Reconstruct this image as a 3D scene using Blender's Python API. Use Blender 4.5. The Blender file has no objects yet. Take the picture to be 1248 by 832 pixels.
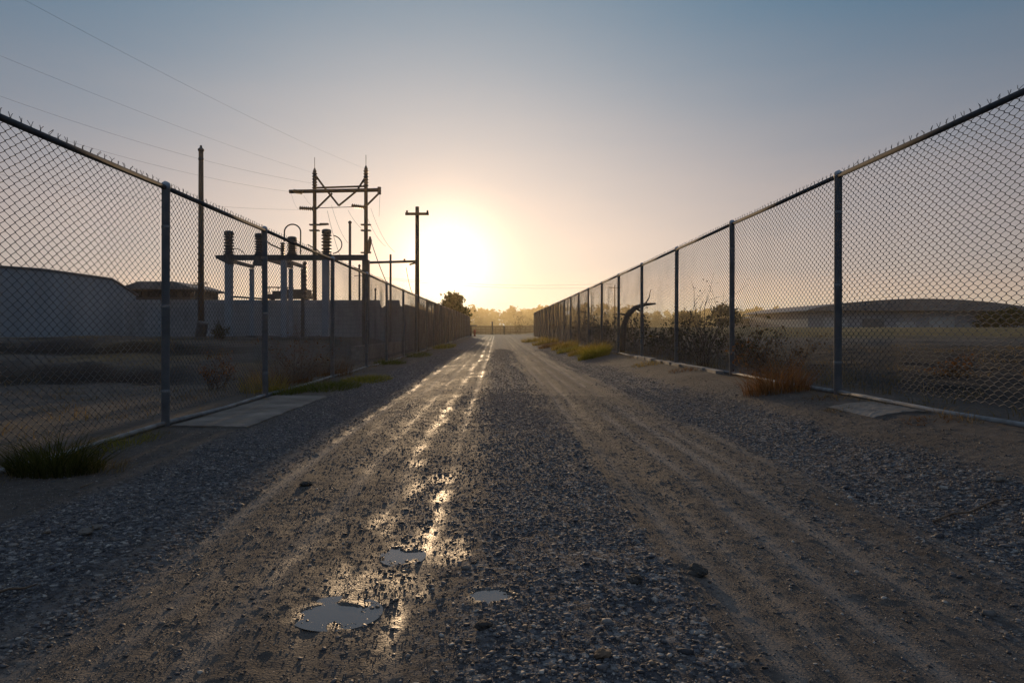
import bpy, math, random
import numpy as np
from mathutils import Vector, Matrix

random.seed(7)
RNG = np.random.default_rng(11)
sc = bpy.context.scene
col = sc.collection
PI = math.pi

# ------------------------------------------------------------------ camera
F = 832.0            # focal length in pixels of the 1248 wide photograph (24 mm on 36 mm)
VX, VY = 605.0, 403.0
CAMZ = 0.95


def at(px, py, Y):
    """point on the photograph's ray (px,py) at depth Y in metres"""
    return Vector(((px - VX) / F * Y, Y, CAMZ + (VY - py) / F * Y))


cam = bpy.data.objects.new('camera', bpy.data.cameras.new('camera'))
col.objects.link(cam)
cam.location = (0, 0, CAMZ)
cam.rotation_euler = (PI / 2, 0, 0)
cam.data.lens = 24
cam.data.sensor_width = 36
cam.data.shift_x = (624 - VX) / 1248
cam.data.shift_y = (VY - 416) / 1248
cam.data.clip_end = 6000
cam.data.clip_start = 0.05
sc.camera = cam

SUN_AZ = math.atan2(545 - VX, F)          # to the left of +Y is negative
SUN_EL = math.radians(5.6)
SUN_DIR = Vector((math.sin(SUN_AZ) * math.cos(SUN_EL), math.cos(SUN_AZ) * math.cos(SUN_EL), math.sin(SUN_EL)))


# ------------------------------------------------------------------ numpy noise
def vnoise(x, y, seed=0):
    x = np.asarray(x, dtype=np.float64)
    y = np.asarray(y, dtype=np.float64)
    xi = np.floor(x); yi = np.floor(y)
    fx = x - xi; fy = y - yi
    fx = fx * fx * (3 - 2 * fx); fy = fy * fy * (3 - 2 * fy)

    def h(a, b):
        v = np.sin(a * 127.1 + b * 311.7 + seed * 74.7) * 43758.5453
        return v - np.floor(v)
    a = h(xi, yi); b = h(xi + 1, yi); c = h(xi, yi + 1); d = h(xi + 1, yi + 1)
    return (a * (1 - fx) + b * fx) * (1 - fy) + (c * (1 - fx) + d * fx) * fy


def fbm(x, y, seed=0, octv=4, gain=0.5):
    s = 0; a = 1; t = 0
    for k in range(octv):
        s = s + a * vnoise(x * 2 ** k + 13.7 * k, y * 2 ** k - 7.3 * k, seed + k)
        t += a; a *= gain
    return s / t - 0.5


def sst(a, b, x):
    t = np.clip((x - a) / (b - a), 0, 1)
    return t * t * (3 - 2 * t)


def gauss(x, c, w):
    return np.exp(-((x - c) / w) ** 2)


# puddles: x, y, half width, half length, depth
PUDDLES = [(-0.545, 2.33, 0.098, 0.092, 0.018), (-0.40, 2.92, 0.062, 0.08, 0.016),
           (-0.012, 2.41, 0.052, 0.055, 0.016)]
GLINTS = [(-0.345, 4.45, 0.16, 0.22), (-0.50, 4.15, 0.09, 0.34), (-0.33, 3.0, 0.22, 0.25), (-0.48, 2.55, 0.25, 0.3), (-0.22, 2.9, 0.12, 0.16)]


def wob(y):
    return 0.10 * fbm(y * 0.16, y * 0 + 3.3, 5, 2)


def dirt_mask(x, y):
    xw = x + wob(y) + 0.42 * fbm(x * 2.6, y * 1.1, 31, 5)
    e = 0.32
    b1 = sst(-1.45 - e, -1.45 + e, xw) * (1 - sst(-0.27 - e, -0.27 + e, xw))
    b2 = sst(0.66 - e, 0.66 + e, xw) * (1 - sst(1.85 - e, 1.85 + e, xw))
    lsh = 1 - sst(-2.60, -2.25, xw)
    rsh = sst(2.60, 2.95, xw)
    d = np.maximum(np.maximum(b1, b2), np.maximum(lsh, rsh))
    st = fbm(x * 8.0, y * 0.22, 41, 4)                    # long streaks dragged by tyres
    d = np.clip(d + 1.25 * st * np.where((xw > -1.6) & (xw < 2.1), 1, 0.25), 0, 1)
    d = np.clip(d + 0.55 * track_mask(x, y), 0, 1)
    patches = sst(0.08, 0.26, fbm(x * 1.7, y * 0.7, 51, 4))
    return np.clip(d * 1.12 - 0.4 * patches * d, 0, 1)


def track_mask(x, y):
    xw = x + wob(y) + 0.03 * fbm(x * 3, y * 0.8, 45, 3)
    t = np.maximum.reduce([gauss(xw, c, w_) * a for c, w_, a in ((0.80, .05, .8), (0.98, .035, .7), (1.22, .05, .9), (1.52, .06, 1.), (1.70, .04, .8), (1.95, .05, .6),
                                                            (-1.15, .04, .6), (-1.38, .06, 1.), (-1.58, .05, .7), (-0.90, .05, .7), (-0.62, .04, .8), (-0.33, .04, .8), (2.35, .06, .4))])
    return np.clip(t * sst(-0.22, 0.10, fbm(x * 5.0, y * 0.5, 47, 4)), 0, 1)


def wet_mask(x, y):
    xw = x + wob(y)
    w = np.maximum.reduce([1.0 * gauss(xw, -0.34, 0.075), 0.9 * gauss(xw, -0.60, 0.10), 0.55 * gauss(xw, -0.88, 0.07),
                           0.65 * gauss(xw, -1.40, 0.09), 0.22 * gauss(xw, 0.95, 0.10), 0.28 * gauss(xw, 1.6, 0.12)])
    pat = sst(-0.16, 0.14, fbm(x * 2.6, y * 0.75, 61, 4))
    w = np.maximum(w * (0.25 + 0.75 * pat), 0.30 * sst(-1.6, -1.2, xw) * (1 - sst(-0.3, 0.05, xw)) * (0.4 + 0.6 * pat))
    w = w * (0.35 + 0.65 * sst(-0.12, 0.05, fbm(x * 11, y * 4.0, 67, 3)))
    for (px, py, a, b, d) in PUDDLES:
        r = np.sqrt(((x - px) / (a * 2.0)) ** 2 + ((y - py) / (b * 2.0)) ** 2)
        w = np.maximum(w, (1 - sst(0.4, 1.0, r + 0.7 * fbm(x * 9, y * 9, 71, 3))))
    for (px, py, a, b) in GLINTS:
        r = np.sqrt(((x - px) / a) ** 2 + ((y - py) / b) ** 2)
        w = np.maximum(w, 0.72 * (1 - sst(0.5, 1.1, r + 0.9 * fbm(x * 8, y * 6, 73, 4))))
    return np.clip(w, 0, 1)


def height(x, y, fine=True, pud=True):
    x = np.asarray(x, dtype=np.float64); y = np.asarray(y, dtype=np.float64)
    rise = 0.25 * sst(20, 90, y)
    z = rise + 0 * x
    z = z + (0.25 - 0.8 * rise) * sst(2.1, 3.6, x)
    z = z + 0.01 * gauss(x, 0.2, 0.9)
    # open field on the right
    z = z + sst(4, 14, x) * (0.16 + 0.9 * sst(18, 90, y)) + 0.25 * sst(5, 20, x) * fbm(x * 0.13, y * 0.2, 81, 4)
    # lot on the left: rises towards the wall, with pushed-up spoil banks
    lot = sst(4.0, 7.0, -x)
    z = z + lot * 0.62 * sst(11, 25, y)
    wave = 1.2 * fbm(x * 0.28, y * 0.0 + 4, 85, 3)
    b1 = bank(y - 12.3 - wave * 1.2, 0.9, 2.4) * sst(4.4, 6.5, -x)
    b2 = bank(y - 18.6 - wave * 1.5, 1.1, 3.0) * sst(5.5, 8.5, -x)
    z = z + b1 * (0.26 + 0.50 * fbm(x * 0.9, y * 0.5, 87, 3)) + b2 * (0.20 + 0.44 * fbm(x * 0.8, y * 0.5, 88, 3))
    z = z + lot * 0.16 * fbm(x * 0.7, y * 0.7, 89, 4) + (lot + sst(4, 5.5, x)) * 0.11 * fbm(x * 2.6, y * 2.6, 90, 4) * (1 - sst(40, 80, y))
    far = sst(120, 300, y)
    z = z + far * 0.3
    # distant low hills
    z = z + sst(330, 900, y) * (8 + 16 * fbm(x * 0.004, y * 0.003, 95, 3))
    # the road
    onroad = 1 - sst(60, 120, y)
    xw = x + wob(y)
    rut = (gauss(xw, -0.34, 0.11) * 0.9 + gauss(xw, -0.62, 0.16) * 1.0 + gauss(xw, -0.9, 0.10) * 0.5 + gauss(xw, -1.40, 0.12)
           + gauss(xw, 0.92, 0.14) * 0.9 + gauss(xw, 1.6, 0.18))
    z = z - onroad * 0.022 * rut
    z = z - onroad * 0.008 * track_mask(x, y)
    z = z + 0.035 * fbm(x * 0.9, y * 0.6, 101, 3)
    road_band = sst(-3.2, -2.4, x) * (1 - sst(2.6, 3.3, x))
    z = z + onroad * road_band * 0.020 * fbm(x * 9.0, y * 0.4, 111, 4)
    if fine:
        nf = np.exp(-y / 30)
        z = z + nf * (0.011 * fbm(x * 4.5, y * 4.0, 121, 3) + 0.006 * fbm(x * 19, y * 18, 131, 3))
        # clods and pits
        z = z + nf * 0.004 * sst(0.16, 0.30, fbm(x * 25, y * 21, 141, 3))
    if pud:
        for (px, py, a, b, d), pz in zip(PUDDLES, PUD_Z):
            r = np.sqrt(((x - px) / a) ** 2 + ((y - py) / b) ** 2) + 1.5 * fbm(x * 8, y * 8, 151, 4)
            k = 1 - sst(0.5, 1.7, r)
            z = z * (1 - 0.85 * k) + k * (0.85 * (pz + 0.006) - d * sst(0.15, 0.75, k) + 0.045 * fbm(x * 11, y * 11, 157, 4))
    return z




def bank(t, a, b):
    return sst(0, a, t) * (1 - sst(a, a + b, t))


def soil_shade_mask(x, y):  # shade painted on the left bank fronts, plus the right field's dark earth
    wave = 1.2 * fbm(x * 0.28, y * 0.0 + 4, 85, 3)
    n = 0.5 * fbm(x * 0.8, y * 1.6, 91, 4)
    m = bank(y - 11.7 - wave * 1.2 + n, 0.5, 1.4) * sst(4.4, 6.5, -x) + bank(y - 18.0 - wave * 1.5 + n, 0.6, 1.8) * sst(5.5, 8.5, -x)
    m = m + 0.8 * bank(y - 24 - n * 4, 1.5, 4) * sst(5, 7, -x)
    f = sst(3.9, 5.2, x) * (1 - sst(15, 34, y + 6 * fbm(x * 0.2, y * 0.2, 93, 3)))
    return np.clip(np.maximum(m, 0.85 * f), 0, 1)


PUD_Z = [float(height(np.array([p[0]]), np.array([p[1]]), False, False)[0]) - 0.001 for p in PUDDLES]


def hz(x, y):
    return float(height(np.array([x]), np.array([y]), False)[0])


# ------------------------------------------------------------------ materials
def newmat(name):
    m = bpy.data.materials.new(name)
    m.use_nodes = True
    nt = m.node_tree
    b = nt.nodes['Principled BSDF']
    return m, nt, b


def N(nt, typ, **kw):
    n = nt.nodes.new(typ)
    for k, v in kw.items():
        if k == 'inp':
            for kk, vv in v.items():
                n.inputs[kk].default_value = vv
        else:
            setattr(n, k, v)
    return n


def ramp(nt, fac, stops):
    r = nt.nodes.new('ShaderNodeValToRGB')
    el = r.color_ramp.elements
    while len(el) < len(stops):
        el.new(0.5)
    for e, (p, c) in zip(el, stops):
        e.position = p
        e.color = (*c, 1) if len(c) == 3 else c
    nt.links.new(fac, r.inputs[0])
    return r.outputs[0]


def mat_noise(name, c1, c2, scale=8, rough=0.8, metal=0.0, bump=0.0, spec=0.3, streak=None, detail=6, rough2=None):
    m, nt, b = newmat(name)
    tc = N(nt, 'ShaderNodeTexCoord')
    src = tc.outputs['Object']
    if streak:
        mp = N(nt, 'ShaderNodeMapping')
        mp.inputs['Scale'].default_value = streak
        nt.links.new(src, mp.inputs[0]); src = mp.outputs[0]
    n1 = N(nt, 'ShaderNodeTexNoise', inp={'Scale': scale, 'Detail': detail, 'Roughness': 0.62})
    nt.links.new(src, n1.inputs['Vector'])
    c = ramp(nt, n1.outputs[0], [(0.3, c1), (0.72, c2)])
    nt.links.new(c, b.inputs['Base Color'])
    if rough2 is not None:
        rr = N(nt, 'ShaderNodeMapRange', inp={'From Min': 0.3, 'From Max': 0.7, 'To Min': rough, 'To Max': rough2})
        nt.links.new(n1.outputs[0], rr.inputs[0]); nt.links.new(rr.outputs[0], b.inputs['Roughness'])
    else:
        b.inputs['Roughness'].default_value = rough
    b.inputs['Metallic'].default_value = metal
    b.inputs['Specular IOR Level'].default_value = spec
    if bump:
        n2 = N(nt, 'ShaderNodeTexNoise', inp={'Scale': scale * 5, 'Detail': 5})
        nt.links.new(src, n2.inputs['Vector'])
        bp = N(nt, 'ShaderNodeBump', inp={'Strength': bump, 'Distance': 0.02})
        nt.links.new(n2.outputs[0], bp.inputs['Height'])
        nt.links.new(bp.outputs[0], b.inputs['Normal'])
    return m


def mat_leaf(name, c1, c2, trans=0.5, scale=3.0, tint=(1.0, 0.9, 0.5)):
    m = bpy.data.materials.new(name); m.use_nodes = True
    nt = m.node_tree
    nt.nodes.clear()
    out = N(nt, 'ShaderNodeOutputMaterial')
    ge = N(nt, 'ShaderNodeNewGeometry')
    n1 = N(nt, 'ShaderNodeTexNoise', inp={'Scale': scale, 'Detail': 3})
    nt.links.new(ge.outputs['Position'], n1.inputs['Vector'])
    mx = N(nt, 'ShaderNodeMath', operation='MULTIPLY_ADD', inp={1: 0.55, 2: 0.0})
    nt.links.new(ge.outputs['Random Per Island'], mx.inputs[0])
    ad = N(nt, 'ShaderNodeMath', operation='MULTIPLY_ADD', inp={1: 0.45})
    nt.links.new(n1.outputs[0], ad.inputs[0]); nt.links.new(mx.outputs[0], ad.inputs[2])
    c = ramp(nt, ad.outputs[0], [(0.2, c1), (0.8, c2)])
    d = N(nt, 'ShaderNodeBsdfDiffuse'); t = N(nt, 'ShaderNodeBsdfTranslucent'); mix = N(nt, 'ShaderNodeMixShader', inp={0: trans})
    tm = N(nt, 'ShaderNodeMix', data_type='RGBA', blend_type='MULTIPLY')
    tm.inputs[0].default_value = 1.0
    nt.links.new(c, tm.inputs[6]); tm.inputs[7].default_value = (*[v * 1.6 for v in tint], 1)
    nt.links.new(c, d.inputs[0]); nt.links.new(tm.outputs[2], t.inputs[0])
    nt.links.new(d.outputs[0], mix.inputs[1]); nt.links.new(t.outputs[0], mix.inputs[2])
    nt.links.new(mix.outputs[0], out.inputs[0])
    return m


M = {}
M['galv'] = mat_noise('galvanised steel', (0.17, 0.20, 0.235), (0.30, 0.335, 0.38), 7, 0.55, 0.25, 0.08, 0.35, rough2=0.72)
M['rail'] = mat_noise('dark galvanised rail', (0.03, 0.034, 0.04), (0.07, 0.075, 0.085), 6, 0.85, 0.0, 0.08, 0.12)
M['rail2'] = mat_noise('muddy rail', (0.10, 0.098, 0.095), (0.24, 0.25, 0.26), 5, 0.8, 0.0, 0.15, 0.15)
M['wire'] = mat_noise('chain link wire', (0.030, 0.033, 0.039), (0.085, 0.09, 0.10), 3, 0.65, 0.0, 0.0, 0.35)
M['wood'] = mat_noise('weathered pole wood', (0.045, 0.032, 0.024), (0.13, 0.095, 0.07), 6, 0.9, 0, 0.4, 0.2, streak=(6, 6, 0.5))
M['darksteel'] = mat_noise('dark steel', (0.035, 0.034, 0.034), (0.09, 0.082, 0.075), 5, 0.55, 0.3, 0.1, 0.4)
M['bluesteel'] = mat_noise('blue grey painted steel', (0.11, 0.15, 0.19), (0.18, 0.22, 0.26), 4, 0.6, 0.1, 0.05, 0.35)
M['porcelain'] = mat_noise('brown glazed porcelain', (0.035, 0.024, 0.02), (0.07, 0.048, 0.038), 4, 0.3, 0, 0, 0.5)
M['cable'] = mat_noise('black cable', (0.02, 0.02, 0.02), (0.04, 0.038, 0.036), 4, 0.6)
M['concrete'] = mat_noise('old concrete', (0.05, 0.042, 0.036), (0.165, 0.15, 0.136), 2.0, 0.9, 0, 0.6, 0.2, detail=10)
M['kerb'] = mat_noise('concrete edge', (0.09, 0.082, 0.075), (0.23, 0.22, 0.205), 5, 0.85, 0, 0.5, 0.25)
M['shed'] = mat_noise('dark shed wall', (0.05, 0.045, 0.042), (0.10, 0.09, 0.08), 2, 0.8)
M['roof'] = mat_noise('roof sheet', (0.08, 0.08, 0.085), (0.16, 0.16, 0.165), 1, 0.7, 0.2)
M['hangar'] = mat_noise('grey hangar sheet', (0.17, 0.18, 0.20), (0.23, 0.24, 0.26), 0.4, 0.75, 0.0)
M['palepanel'] = mat_noise('pale panel', (0.24, 0.25, 0.255), (0.34, 0.345, 0.34), 0.7, 0.7)
M['glass'] = mat_noise('dark window', (0.02, 0.025, 0.03), (0.04, 0.045, 0.05), 1, 0.12, 0, 0, 0.5)
M['redpaint'] = mat_noise('faded red paint', (0.22, 0.035, 0.025), (0.34, 0.06, 0.04), 6, 0.6)
M['rock'] = mat_noise('dark rock', (0.022, 0.02, 0.019), (0.06, 0.055, 0.05), 20, 0.9, 0, 0.8, 0.2)
M['twig'] = mat_noise('dry twig', (0.05, 0.032, 0.022), (0.13, 0.09, 0.06), 9, 0.9, 0, 0.4)
M['bark'] = mat_noise('bark', (0.035, 0.026, 0.02), (0.09, 0.068, 0.05), 7, 0.95, 0, 0.7, 0.15)
M['leaf'] = mat_leaf('tree leaf', (0.022, 0.03, 0.010), (0.06, 0.075, 0.02), 0.4, 1.2)
M['farleaf'] = mat_leaf('distant foliage', (0.022, 0.03, 0.014), (0.055, 0.06, 0.025), 0.25, 0.2)
M['darkleaf'] = mat_leaf('dark shrub leaf', (0.022, 0.022, 0.011), (0.06, 0.052, 0.022), 0.3, 1.5)
M['grass'] = mat_leaf('green grass', (0.030, 0.045, 0.010), (0.085, 0.10, 0.024), 0.4, 4)
M['darkgrass'] = mat_leaf('dark green grass', (0.016, 0.022, 0.007), (0.06, 0.062, 0.02), 0.35, 6)
M['gold'] = mat_leaf('golden dry grass', (0.11, 0.085, 0.02), (0.26, 0.20, 0.06), 0.5, 4, (1, 0.88, 0.45))
M['yellowgreen'] = mat_leaf('yellow green grass', (0.075, 0.085, 0.015), (0.18, 0.16, 0.035), 0.5, 4, (1, 0.92, 0.4))
M['rust'] = mat_leaf('rust brown dry weed', (0.055, 0.032, 0.018), (0.13, 0.075, 0.036), 0.35, 5, (1, 0.82, 0.55))
M['straw'] = mat_leaf('grey straw', (0.07, 0.055, 0.035), (0.16, 0.125, 0.08), 0.4, 4)


def make_wall_mat(name, c1, c2, mortar, bw, bh):
    m, nt, b = newmat(name)
    tc = N(nt, 'ShaderNodeTexCoord')
    mp = N(nt, 'ShaderNodeMapping')
    mp.inputs['Rotation'].default_value = (PI / 2, 0, 0)
    nt.links.new(tc.outputs['Object'], mp.inputs[0])
    br = N(nt, 'ShaderNodeTexBrick', inp={'Scale': 1.0, 'Mortar Size': 0.012, 'Brick Width': bw, 'Row Height': bh, 'Bias': 0.0})
    br.inputs['Color1'].default_value = (*c1, 1); br.inputs['Color2'].default_value = (*c2, 1); br.inputs['Mortar'].default_value = (*mortar, 1)
    nt.links.new(mp.outputs[0], br.inputs['Vector'])
    n1 = N(nt, 'ShaderNodeTexNoise', inp={'Scale': 0.5, 'Detail': 8, 'Roughness': 0.65})
    mp2 = N(nt, 'ShaderNodeMapping'); mp2.inputs['Scale'].default_value = (1.5, 1, 0.5)
    nt.links.new(tc.outputs['Object'], mp2.inputs[0]); nt.links.new(mp2.outputs[0], n1.inputs['Vector'])
    dr = ramp(nt, n1.outputs[0], [(0.3, (0.55, 0.53, 0.5)), (0.7, (1.05, 1.05, 1.05))])
    mx = N(nt, 'ShaderNodeMix', data_type='RGBA', blend_type='MULTIPLY'); mx.inputs[0].default_value = 1
    nt.links.new(br.outputs[0], mx.inputs[6]); nt.links.new(dr, mx.inputs[7])
    nt.links.new(mx.outputs[2], b.inputs['Base Color'])
    b.inputs['Roughness'].default_value = 0.9; b.inputs['Specular IOR Level'].default_value = 0.2
    bp = N(nt, 'ShaderNodeBump', inp={'Strength': 0.6, 'Distance': 0.015}); bp.invert = True
    nt.links.new(br.outputs['Fac'], bp.inputs['Height']); nt.links.new(bp.outputs[0], b.inputs['Normal'])
    return m


M['block'] = make_wall_mat('painted block wall', (0.20, 0.225, 0.25), (0.235, 0.26, 0.285), (0.165, 0.18, 0.20), 0.42, 0.21)


def make_corrugated(name, c1, c2):
    m, nt, b = newmat(name)
    tc = N(nt, 'ShaderNodeTexCoord')
    w = N(nt, 'ShaderNodeTexWave', wave_type='BANDS', bands_direction='X', inp={'Scale': 1.6, 'Distortion': 0.0})
    nt.links.new(tc.outputs['Object'], w.inputs['Vector'])
    n1 = N(nt, 'ShaderNodeTexNoise', inp={'Scale': 0.6, 'Detail': 7})
    mp2 = N(nt, 'ShaderNodeMapping'); mp2.inputs['Scale'].default_value = (2.5, 1, 0.35)
    nt.links.new(tc.outputs['Object'], mp2.inputs[0]); nt.links.new(mp2.outputs[0], n1.inputs['Vector'])
    nt.links.new(ramp(nt, n1.outputs[0], [(0.3, c1), (0.7, c2)]), b.inputs['Base Color'])
    bp = N(nt, 'ShaderNodeBump', inp={'Strength': 0.35, 'Distance': 0.04})
    nt.links.new(w.outputs['Fac'], bp.inputs['Height']); nt.links.new(bp.outputs[0], b.inputs['Normal'])
    b.inputs['Roughness'].default_value = 0.7
    return m


M['sheet'] = make_corrugated('pale blue grey wall sheet', (0.13, 0.158, 0.185), (0.19, 0.222, 0.25))


def make_ground_mat(name, road):
    m, nt, b = newmat(name)
    L = nt.links.new
    ge = N(nt, 'ShaderNodeNewGeometry')
    pos = ge.outputs['Position']
    at_d = N(nt, 'ShaderNodeAttribute', attribute_name='dirt')
    at_w = N(nt, 'ShaderNodeAttribute', attribute_name='wet')
    at_g = N(nt, 'ShaderNodeAttribute', attribute_name='grassy')
    n_big = N(nt, 'ShaderNodeTexNoise', inp={'Scale': 1.1, 'Detail': 9, 'Roughness': 0.68})
    n_mid = N(nt, 'ShaderNodeTexNoise', inp={'Scale': 14, 'Detail': 8, 'Roughness': 0.7})
    n_fine = N(nt, 'ShaderNodeTexNoise', inp={'Scale': 90, 'Detail': 5, 'Roughness': 0.7})
    v1 = N(nt, 'ShaderNodeTexVoronoi', inp={'Scale': 42, 'Randomness': 1.0})
    v2 = N(nt, 'ShaderNodeTexVoronoi', inp={'Scale': 85, 'Randomness': 1.0})
    for n in (n_big, n_mid, n_fine, v1, v2):
        L(pos, n.inputs['Vector'])
    # dirt
    mix01 = N(nt, 'ShaderNodeMath', operation='MULTIPLY_ADD', inp={1: 0.55}); L(n_mid.outputs[0], mix01.inputs[0])
    sc2 = N(nt, 'ShaderNodeMath', operation='MULTIPLY', inp={1: 0.45}); L(n_big.outputs[0], sc2.inputs[0]); L(sc2.outputs[0], mix01.inputs[2])
    dirt = ramp(nt, mix01.outputs[0], [(0.32, (0.025, 0.021, 0.019)), (0.5, (0.059, 0.050, 0.044)), (0.68, (0.106, 0.091, 0.080))])
    at_t = N(nt, 'ShaderNodeAttribute', attribute_name='track')
    tk = N(nt, 'ShaderNodeMix', data_type='RGBA'); L(at_t.outputs['Fac'], tk.inputs[0]); L(dirt, tk.inputs[6])
    tk.inputs[7].default_value = (0.135, 0.116, 0.103, 1); dirt = tk.outputs[2]
    # gravel: every cell its own grey
    sep = N(nt, 'ShaderNodeSeparateColor'); L(v1.outputs['Color'], sep.inputs[0])
    grav = ramp(nt, sep.outputs[0], [(0.0, (0.024, 0.025, 0.030)), (0.45, (0.057, 0.059, 0.068)), (0.8, (0.108, 0.110, 0.120)), (1.0, (0.24, 0.23, 0.22))])
    dk = ramp(nt, v1.outputs['Distance'], [(0.0, (1, 1, 1)), (0.55, (0.85, 0.85, 0.85)), (0.9, (0.35, 0.34, 0.33))])
    gm = N(nt, 'ShaderNodeMix', data_type='RGBA', blend_type='MULTIPLY'); gm.inputs[0].default_value = 1
    L(grav, gm.inputs[6]); L(dk, gm.inputs[7])
    # mask broken up by noise
    df = N(nt, 'ShaderNodeMath', operation='MULTIPLY_ADD', inp={1: 0.9, 2: -0.45}); L(n_mid.outputs[0], df.inputs[0])
    da = N(nt, 'ShaderNodeMath', operation='ADD', use_clamp=True); L(df.outputs[0], da.inputs[0]); L(at_d.outputs['Fac'], da.inputs[1])
    base = N(nt, 'ShaderNodeMix', data_type='RGBA'); L(da.outputs[0], base.inputs[0]); L(gm.outputs[2], base.inputs[6]); L(dirt, base.inputs[7])
    # weeds / field cover far away
    grs = ramp(nt, n_big.outputs[0], [(0.3, (0.045, 0.032, 0.013)), (0.7, (0.15, 0.10, 0.032))])
    bg = N(nt, 'ShaderNodeMix', data_type='RGBA'); L(at_g.outputs['Fac'], bg.inputs[0]); L(base.outputs[2], bg.inputs[6]); L(grs, bg.inputs[7])
    # wetness
    wn = N(nt, 'ShaderNodeMath', operation='MULTIPLY_ADD', inp={1: 1.3, 2: -0.65}); L(n_mid.outputs[0], wn.inputs[0])
    ws = N(nt, 'ShaderNodeMath', operation='MULTIPLY'); L(at_w.outputs['Fac'], ws.inputs[1])
    one = N(nt, 'ShaderNodeMath', operation='ADD', inp={1: 1.0}); L(wn.outputs[0], one.inputs[0]); L(one.outputs[0], ws.inputs[0])
    wet = N(nt, 'ShaderNodeClamp'); L(ws.outputs[0], wet.inputs[0])
    dark = N(nt, 'ShaderNodeMix', data_type='RGBA', blend_type='MULTIPLY'); L(wet.outputs[0], dark.inputs[0]); L(bg.outputs[2], dark.inputs[6])
    dark.inputs[7].default_value = (0.5, 0.44, 0.38, 1)
    at_s = N(nt, 'ShaderNodeAttribute', attribute_name='soil_shade')
    ss_ = N(nt, 'ShaderNodeMix', data_type='RGBA', blend_type='MULTIPLY'); L(at_s.outputs['Fac'], ss_.inputs[0]); L(dark.outputs[2], ss_.inputs[6])
    ss_.inputs[7].default_value = (0.12, 0.10, 0.095, 1)  # multiplies bank-front shade and dark field earth into the base colour
    L(ss_.outputs[2], b.inputs['Base Color'])
    rg = N(nt, 'ShaderNodeMapRange', inp={'From Min': 0, 'From Max': 1, 'To Min': 0.92, 'To Max': 0.47}); L(wet.outputs[0], rg.inputs[0])
    L(rg.outputs[0], b.inputs['Roughness'])
    sp = N(nt, 'ShaderNodeMapRange', inp={'From Min': 0, 'From Max': 1, 'To Min': 0.12, 'To Max': 0.42}); L(wet.outputs[0], sp.inputs[0])
    L(sp.outputs[0], b.inputs['Specular IOR Level'])
    # bump
    hsum = N(nt, 'ShaderNodeMath', operation='MULTIPLY_ADD', inp={1: -0.55}); L(v1.outputs['Distance'], hsum.inputs[0])
    hv2 = N(nt, 'ShaderNodeMath', operation='MULTIPLY', inp={1: -0.25}); L(v2.outputs['Distance'], hv2.inputs[0]); L(hv2.outputs[0], hsum.inputs[2])
    inv = N(nt, 'ShaderNodeMath', operation='SUBTRACT', inp={0: 1.15}); L(da.outputs[0], inv.inputs[1])
    hg = N(nt, 'ShaderNodeMath', operation='MULTIPLY'); L(hsum.outputs[0], hg.inputs[0]); L(inv.outputs[0], hg.inputs[1])
    v3 = N(nt, 'ShaderNodeTexVoronoi', inp={'Scale': 130, 'Randomness': 1.0}); L(pos, v3.inputs['Vector'])
    hg2 = N(nt, 'ShaderNodeMath', operation='MULTIPLY_ADD', inp={1: -0.32}); L(v3.outputs['Distance'], hg2.inputs[0]); L(hg.outputs[0], hg2.inputs[2]); hg = hg2
    h2 = N(nt, 'ShaderNodeMath', operation='MULTIPLY_ADD', inp={1: 0.9}); L(n_mid.outputs[0], h2.inputs[0]); L(hg.outputs[0], h2.inputs[2])
    h3 = N(nt, 'ShaderNodeMath', operation='MULTIPLY_ADD', inp={1: 0.35}); L(n_fine.outputs[0], h3.inputs[0]); L(h2.outputs[0], h3.inputs[2])
    bp = N(nt, 'ShaderNodeBump', inp={'Strength': 0.75, 'Distance': 0.016})
    L(h3.outputs[0], bp.inputs['Height']); L(bp.outputs[0], b.inputs['Normal'])
    return m


M['road'] = make_ground_mat('gravel and dirt road', True)
M['ground'] = make_ground_mat('bare dirt ground', False)


def make_stone_mat():
    m, nt, b = newmat('loose gravel')
    ge = N(nt, 'ShaderNodeNewGeometry')
    at_ = N(nt, 'ShaderNodeAttribute', attribute_name='wet')
    n1 = N(nt, 'ShaderNodeTexNoise', inp={'Scale': 160, 'Detail': 4})
    nt.links.new(ge.outputs['Position'], n1.inputs['Vector'])
    c = ramp(nt, ge.outputs['Random Per Island'], [(0.0, (0.020, 0.021, 0.025)), (0.3, (0.050, 0.052, 0.061)), (0.55, (0.080, 0.083, 0.095)),
                                                  (0.72, (0.095, 0.078, 0.064)), (0.90, (0.15, 0.142, 0.138)), (1.0, (0.28, 0.265, 0.245))])
    d = ramp(nt, n1.outputs[0], [(0.3, (0.7, 0.7, 0.7)), (0.7, (1.15, 1.13, 1.1))])
    mx = N(nt, 'ShaderNodeMix', data_type='RGBA', blend_type='MULTIPLY'); mx.inputs[0].default_value = 1
    nt.links.new(c, mx.inputs[6]); nt.links.new(d, mx.inputs[7])
    dk = N(nt, 'ShaderNodeMix', data_type='RGBA', blend_type='MULTIPLY'); nt.links.new(at_.outputs['Fac'], dk.inputs[0])
    nt.links.new(mx.outputs[2], dk.inputs[6]); dk.inputs[7].default_value = (0.5, 0.46, 0.42, 1)
    nt.links.new(dk.outputs[2], b.inputs['Base Color'])
    rg = N(nt, 'ShaderNodeMapRange', inp={'From Min': 0, 'From Max': 1, 'To Min': 0.78, 'To Max': 0.42}); nt.links.new(at_.outputs['Fac'], rg.inputs[0])
    nt.links.new(rg.outputs[0], b.inputs['Roughness'])
    b.inputs['Specular IOR Level'].default_value = 0.3
    return m


M['stone'] = make_stone_mat()


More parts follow.
